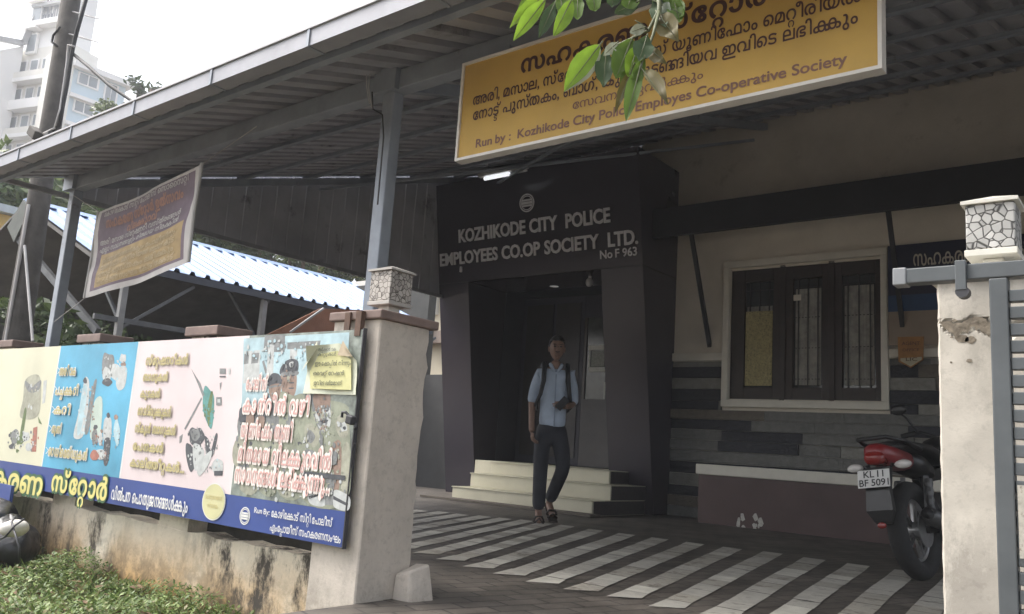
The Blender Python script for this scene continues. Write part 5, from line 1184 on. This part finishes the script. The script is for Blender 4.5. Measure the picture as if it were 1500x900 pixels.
# hotel : balconied front facing the street
ht=thing('hotel_tower','tall white hotel with stacked balconies and sign lettering near its top','building',(FX-4,24,-.27))
th=R(24); ud=Vector((math.cos(th),-math.sin(th)*-1*0-math.sin(th)*0+math.sin(th)*.0+0.28,0)).normalized()
nd=Vector((ud.y,-ud.x,0))
h0=P(95,120,0,FX-1.0); h0.z=0
def onface(px,py):
    d=CM.T@np.array([px-750.0,py-450.0,FPX]); d=Vector(d); o=Vector(CP)
    t=(h0-o).dot(nd)/d.dot(nd); q=o+d*t; return (q-h0).dot(ud),q.z
def hbox(u0,u1,n0,n1,z0,z1,mat,name,par,**k):
    m=MB(); pts=[h0+ud*u+nd*n for u,n in ((u0,n0),(u1,n0),(u1,n1),(u0,n1))]
    m.hexa([(p.x,p.y,z0) for p in pts]+[(p.x,p.y,z1) for p in pts],mat); return m.build(name,par,**k)
uL=onface(8,200)[0]; uT=onface(50,30)[0]; ztp=onface(70,-12)[1]
hbox(uL,0,-3,0,-.27,onface(60,70)[1],hcr,'wall',ht)
hbox(uT,-.6,-2.5,-.0,onface(60,70)[1],ztp+3,hwh,'upper_wall',ht)
lv=[onface(50,y)[1] for y in (120,160,200,243)]
dz=lv[0]-lv[1]
for k in range(6):
    z=lv[0]-k*dz
    if z<1: break
    u0=onface(18,150)[0]; u1=-.3
    b1=hbox(u0,u1,.0,.9,z-.25,z+.1,hwh,'balcony',ht); hbox(u0,u1,.8,.9,z+.1,z+.65,hwh if k%2 else hcr,'parapet',b1)
    n_=4
    for q in range(n_):
        ua=u0+(u1-u0)*(q+.18)/n_; ub=u0+(u1-u0)*(q+.72)/n_
        w_=hbox(ua-.15,ub+.15,.02,.10,z+.4,z+dz*.82,hwh,'window',ht); hbox(ua,ub,.101,.13,z+.55,z+dz*.76,hgl,'pane',w_)
for k in range(3):
    z=lv[0]+dz*(k+.9); 
    if k<2:
        w_=hbox(onface(44,60)[0],onface(58,60)[0],.02,.3,z+.3,z+2.3,hwh,'window',ht); hbox(onface(46,60)[0],onface(57,60)[0],.301,.33,z+.5,z+2.1,hgl,'pane',w_)
        hbox(onface(38,60)[0],onface(62,60)[0],.0,.9,z+2.5,z+2.75,hwh,'sunshade',ht)
hbox(uT-.3,0,.0,.8,onface(70,42)[1],onface(70,42)[1]+.5,hwh,'cornice',ht); hbox(uT,0,.0,.5,onface(70,12)[1],onface(70,12)[1]+.3,M('hotel_band',(.45,.46,.46),.6),'cornice',ht)
sl0=onface(57,33); sl1=onface(86,23)
m=MB(); letter(m,'VIBSCOM',M('hotel_letter',(.16,.17,.19),.6),h0+Vector((0,0,0)),ud,ZV,nd,sl0[0],sl1[0],(sl0[1]+sl1[1])/2,3.0,.03,0,.15); m.build('lettering',ht)
wb=thing('white_block','plain white building block with sloping parapet at the far left edge','building',(FX-10,16,-.27))
a0=P(-25,78,0,FX-6);a1=P(32,66,0,FX-6);a2=P(56,18,0,FX-6)
MB().prism([(FX-6,a0.y-8,-.27),(FX-6,a1.y+.2,-.27),(FX-6,a1.y+.2,a1.z),(FX-6,a0.y,a0.z),(FX-6,a0.y-8,a0.z)],(-8,0,0),hwh).build('wall',wb)
m=MB(); m.bar((FX-5.8,a0.y-6,a0.z+.1),(FX-5.8,a1.y,a1.z+.1),.4,.5,M('parapet_grey',(.4,.4,.4),.7)); m.bar((FX-5.8,a1.y,a1.z+.1),(FX-5.8,a2.y,a2.z+.1),.4,.5,M('parapet_grey',(.4,.4,.4),.7)); m.build('parapet',wb)

# ================================================================ trees
lfm=[leafmat('leaf_deep',(.05,.08,.025)),leafmat('leaf_mid',(.09,.13,.04)),leafmat('leaf_fresh',(.14,.18,.06))]
bark=M('bark',(.10,.075,.055),.9,var=.35,scale=9,bump=.7)
def tree(name,label,cx,cy,z0,h,rx,rz,n,ls,seed,group=None,mix=(.4,.4,.2)):
    t=thing(name,label,'tree',(cx,cy,z0),group); rg=random.Random(seed)
    m=MB(); top=Vector((cx+rg.uniform(-.3,.3),cy,z0+h*.75)); m.tube([(cx,cy,z0),(cx+.1,cy+.05,z0+h*.35),top],[.05*h*.5+.03,.035*h*.5+.02,.03],bark,9)
    cz=z0+h-rz; cl=[]
    for k in range(9):
        a=rg.uniform(0,6.28); e=rg.uniform(-.4,.9); r_=rg.uniform(.45,.95)
        c=Vector((cx+rx*r_*math.cos(a)*math.cos(e),cy+rx*r_*math.sin(a)*math.cos(e),cz+rz*r_*math.sin(e))); cl.append((c,rg.uniform(.28,.5)))
        m.tube([(cx+.1,cy+.05,z0+h*rg.uniform(.35,.6)),((cx+c.x)/2,(cy+c.y)/2,c.z-.2*rz),c],[.03*h*.3+.01,.02*h*.25+.008,.008],bark,6)
    m.build('trunk',t,smooth=True)
    m=MB()
    for k in range(n):
        c,s=rg.choice(cl); d=Vector((rg.gauss(0,1),rg.gauss(0,1),rg.gauss(0,.8))); d=d.normalized()*(rg.random()**.45)
        p=c+Vector((d.x*rx*s,d.y*rx*s,d.z*rz*s)); a=Vector((rg.gauss(0,1),rg.gauss(0,1),rg.gauss(-.4,.6))).normalized(); b_=a.orthogonal().normalized(); b_=Matrix.Rotation(rg.uniform(0,6.28),3,a)@b_
        l=ls*rg.uniform(.7,1.3); m.add([p-a*l,p+b_*l*.42,p+a*l,p-b_*l*.42],[(0,1,2,3)],rg.choices(lfm,mix)[0])
    m.build('crown',t,fix=False); return t
def at(px,py,x): return P(px,py,0,x)
q=at(20,300,-24); tree('leafy_tree','bright green tree at the left edge above the ochre house',q.x,q.y,-.27,q.z+2.2,3.0,1.9,4200,.17,1,'trees behind the shed',(.2,.45,.35))
q=at(85,300,-26); tree('leafy_tree','rounded green tree just right of the utility pole behind the shed',q.x,q.y+1.2,-.27,q.z+1.9,2.6,1.7,3600,.17,2,'trees behind the shed',(.25,.45,.3))
q=at(345,365,-24); tree('leafy_tree','dark green tree showing above the tin roof beside the banner',q.x,q.y,-.27,q.z+1.9,3.2,1.8,4200,.17,3,'trees behind the shed',(.45,.4,.15))
q=at(440,385,-25); tree('leafy_tree','mid green tree above the middle of the tin roof ridge',q.x,q.y,-.27,q.z+1.7,3.0,1.6,3800,.17,4,'trees behind the shed',(.35,.4,.25))
q=at(530,405,-26); tree('leafy_tree','leafy tree above the tin roof next to the near shelter post',q.x,q.y,-.27,q.z+1.8,3.0,1.7,3800,.17,5,'trees behind the shed',(.35,.4,.25))
q=at(216,132,-40); tree('thin_tree','sparse dark treetop standing against the sky above the gutter',q.x,q.y,-.27,q.z+1.0,1.1,1.0,260,.16,6,None,(.8,.2,0))
q=at(178,155,-38); tree('pale_tree','pale yellow green treetop in front of the blue apartment block',q.x,q.y,-.27,q.z+.6,1.3,.8,600,.15,7,None,(0,.2,.8))
q=at(98,470,-12.5); tree('dark_shrub','dark green shrub growing in the shade under the tin roof','%s'and q.x,q.y,-.27,q.z+.75,1.1,.8,2200,.08,8,None,(.7,.3,0))

# roadside tree whose branch hangs into the view
rt=thing('roadside_tree','roadside tree with a leafy branch hanging in front of the yellow signboard','tree',(1.25,.35,-.27))
m=MB(); m.tube([(1.25,.35,-.3),(1.22,.38,1.2),(1.1,.5,2.4),(.9,.6,3.4)],[.17,.14,.12,.08],bark,12); m.build('trunk',rt,smooth=True)
m=MB(); hub=P(965,-30,1,1.5)
m.tube([(1.1,.5,2.4),(.5,.9,2.75),(-.2,1.25,2.6),hub+Vector((.02,0,.28)),hub],[.06,.045,.03,.014,.008],bark,9)
tw=M('green_twig',(.10,.11,.05),.6,var=.2)
def tws(pts,r): m.tube([P(x,y,1,Y) for x,y,Y in pts],r,tw,6)
tws([(965,-30,1.5),(966,15,1.48),(950,45,1.47),(922,58,1.46),(890,72,1.45)],[.006,.005,.004,.003,.002])
tws([(966,15,1.48),(957,50,1.46),(948,75,1.44),(938,98,1.43)],[.004,.0035,.003,.002]); tws([(950,45,1.47),(940,36,1.45),(930,30,1.43)],[.002,.002,.001])
tws([(965,-30,1.5),(900,-22,1.5),(850,-12,1.5),(806,-4,1.5)],[.006,.005,.004,.003])
m.build('branch',rt,smooth=True)
lg=[leafmat('mango_fresh',(.20,.33,.035),.45),leafmat('mango_mid',(.12,.20,.035),.4),leafmat('mango_dark',(.06,.10,.04),.3),leafmat('mango_pale_edge',(.45,.48,.36),.1),leafmat('mango_dry',(.13,.11,.035),.2)]
def leaf(b,t,wpx,Yb,Yt,k,fold=.35,bend=.0,edge=False):
    p0=P(*b,1,Yb);p1=P(*t,1,Yt); d=p1-p0; Ln=d.length; view=(Vector(CP)-p0).normalized()
    s=d.cross(view).normalized(); n=s.cross(d.normalized())
    if n.dot(view)<0: n=-n
    W=wpx/1223.5*1.9*.80
    prof=[(0,.02),(.08,.35),(.2,.72),(.38,1),(.58,.95),(.75,.68),(.88,.36),(1,.02)]
    vs=[];fs=[]
    for u,w in prof:
        c=p0+d*u+n*(-.10*Ln*(u-.5)**2*2)+s*bend*Ln*math.sin(math.pi*u)*.5+n*.006*math.sin(u*13+k)
        for q in (-1,-.5,0,.5,1): vs.append(c+s*q*W*.5*w-n*(fold*W*.5*w*(1-abs(q)))*-1*-1+s*0)
    for i in range(len(prof)-1):
        for j in range(4): fs.append((i*5+j,i*5+j+1,(i+1)*5+j+1,(i+1)*5+j))
    m=MB(); m.add(vs,fs,lg[k]); 
    if edge:
        ev=[]
        for u,w in prof[1:]:
            c=p0+d*u+n*(-.10*Ln*(u-.5)**2*2+.004)
            ev+= [c-s*W*.5*w*1.05*edge,c-s*W*.5*w*.70*edge+n*.003]
        m.add(ev,[(2*i,2*i+1,2*i+3,2*i+2) for i in range(len(prof)-2)],lg[3])
    vm=MB(); 
    m.tube([p0-d*.06,p0,p0+d*.5+n*(.001-fold*W*.0),p1],[.0016,.0016,.001,.0004],tw,5); return m.build('leaf',rt,fix=False,smooth=True)
for a in [((800,-2),(752,60),30,1.46,1.44,0,.3,.05,0),((798,-8),(746,42),24,1.5,1.5,0,.3,.1,0),((815,0),(789,56),26,1.5,1.47,2,.3,0,0),((838,-2),(811,53),30,1.45,1.43,0,.25,-.06,0),((846,-10),(846,30),26,1.52,1.5,1,.3,0,0),((868,-14),(872,18),30,1.5,1.5,1,.3,0,0),((928,-12),(918,14),36,1.5,1.48,1,.3,0,0),((782,-10),(757,26),24,1.52,1.52,1,.3,0,0),
          ((880,64),(827,134),40,1.44,1.40,0,.35,.06,1),((888,72),(884,128),34,1.45,1.44,2,.3,.03,0),((926,56),(902,116),46,1.46,1.44,1,.25,0,0),((948,52),(936,90),36,1.43,1.41,2,.3,0,0),((940,90),(917,178),26,1.42,1.40,1,.45,.04,0),((928,96),(901,166),16,1.43,1.43,4,.5,.05,0),((938,98),(976,150),22,1.42,1.42,4,.4,-.16,0),((962,18),(992,58),40,1.48,1.48,4,.3,0,0),((955,0),(1002,22),46,1.5,1.5,1,.3,0,0),((935,2),(900,20),30,1.5,1.52,2,.3,0,0),((945,40),(922,48),20,1.45,1.44,3,.3,0,0),((905,62),(884,82),18,1.44,1.43,3,.3,0,0),((912,68),(896,90),20,1.46,1.45,3,.3,0,0),((950,70),(975,92),22,1.46,1.46,4,.3,.1,0),((920,100),(911,130),18,1.45,1.45,1,.3,0,0),((820,-14),(826,30),24,1.5,1.5,1,.3,0,0),((780,-14),(770,36),24,1.52,1.5,0,.3,0,0),((960,-6),(975,40),38,1.5,1.48,2,.3,0,0),((985,-8),(996,34),32,1.5,1.5,1,.3,0,0),((935,66),(920,112),30,1.44,1.42,0,.35,0,0),((900,-14),(896,12),26,1.5,1.5,2,.3,0,0),((944,84),(926,140),22,1.42,1.42,1,.4,.05,0)]:
    leaf(*a)
rg=random.Random(21); m=MB()
for k in range(5200):
    d=Vector((rg.gauss(0,1),rg.gauss(0,1),rg.gauss(0,.7))).normalized()*(rg.random()**.4); p=Vector((1.0+d.x*1.9,.1+d.y*1.9,4.7+d.z*1.1))
    a=Vector((rg.gauss(0,1),rg.gauss(0,1),rg.gauss(-.8,.5))).normalized(); b_=a.orthogonal().normalized(); l=rg.uniform(.06,.10); m.add([p-a*l,p+b_*l*.32,p+a*l,p-b_*l*.32],[(0,1,2,3)],lg[rg.choice((0,1,1,2))])
m.build('crown',rt,fix=False)  # unseen crown, added to block sky light above the gate
m=MB()
for k in range(9):
    a=k*.7; m.tube([(.9,.6,3.4),(1.0+.8*math.cos(a),.2+.8*math.sin(a),4.2),(1.0+1.5*math.cos(a),.1+1.5*math.sin(a),4.8+.4*math.sin(k))],[.05,.03,.01],bark,6)
m.build('limb',rt,smooth=True)

# ================================================================ scooter and blue board at the left edge
q=P(12,800,1,2.22); bun=thing('sack_bundle','black sack bundle tied with cord in the weeds at the far left','bundle',(q.x-.06,2.22,-.27))
dkp=M('black_plastic',(.018,.018,.02),.35,var=.3,scale=14,bump=.5,bscale=25)
def lump(s): return lambda v: Vector((v.x,v.y,v.z))*(1+.16*noise.noise((v.x*9+s,v.y*9,v.z*9))+.06*noise.noise((v.x*30,v.y*30+s,v.z*30)))
m=MB(); m.ell((q.x-.10,2.24,-.12),(.27,.16,.17),dkp,30,20,fn=lump(1)); m.ell((q.x-.28,2.2,-.06),(.22,.17,.20),dkp,26,18,fn=lump(4)); m.build('bag',bun,smooth=True)
m=MB(); m.tube([P(x,y,1,Y) for x,y,Y in ((22,757,2.12),(17,765,2.08),(22,782,2.06),(28,800,2.06),(28,825,2.08))],.006,irn,6); m.tube([P(x,y,1,Y) for x,y,Y in ((36,760,2.12),(22,770,2.06),(8,786,2.06),(-10,795,2.08))],.006,irn,6); m.build('cord',bun,smooth=True)
cl=M('pale_cloth',(.60,.57,.52),.85,var=.2,scale=9,bump=.5,bscale=18)
m=MB(); cen=P(20,774,1,2.14)
m.ell(cen,(.085,.075,.048),cl,26,16,rot=Matrix.Rotation(R(-18),3,'Y'),fn=lump(7))
tag(m.build('crumpled_cloth',origin=tuple(cen),smooth=True),'crumpled pale cloth lying on the black sack bundle','cloth')
bq0=P(17,712,1,2.3)
sb_=thing('blue_board','narrow dark blue lettered board below the left end of the hoarding','sign',(bq0.x-.5,2.3,-.2))
MB().box((bq0.x-1.2,2.3,-.02),(bq0.x,2.32,bq0.z),nb).build('panel',sb_)
m=MB(); letter(m,'SC',wht,(0,2.3,0),XU,ZV,NY,bq0.x-.11,bq0.x-.035,P(5,745,1,2.3).z,.06,.01,0,.002); m.build('lettering',sb_)
MB().box((bq0.x-1.0,2.321,-.27),(bq0.x-.96,2.345,bq0.z),irn).build('stake',sb_)

# ================================================================ thin volume added over everything: imitates lens veil, fades the far blocks
hz=bpy.data.materials.new('veil_haze'); hz.use_nodes=True; n=hz.node_tree.nodes; n.remove(n['Principled BSDF'])
pv_=n.new('ShaderNodeVolumePrincipled'); pv_.inputs['Color'].default_value=(.95,.97,1,1); pv_.inputs['Density'].default_value=.0024
hz.node_tree.links.new(pv_.outputs[0],n['Material Output'].inputs['Volume'])
struct(MB().box((-160,-70,-1.9),(130,230,60),hz).build('veil_haze'),'stuff')
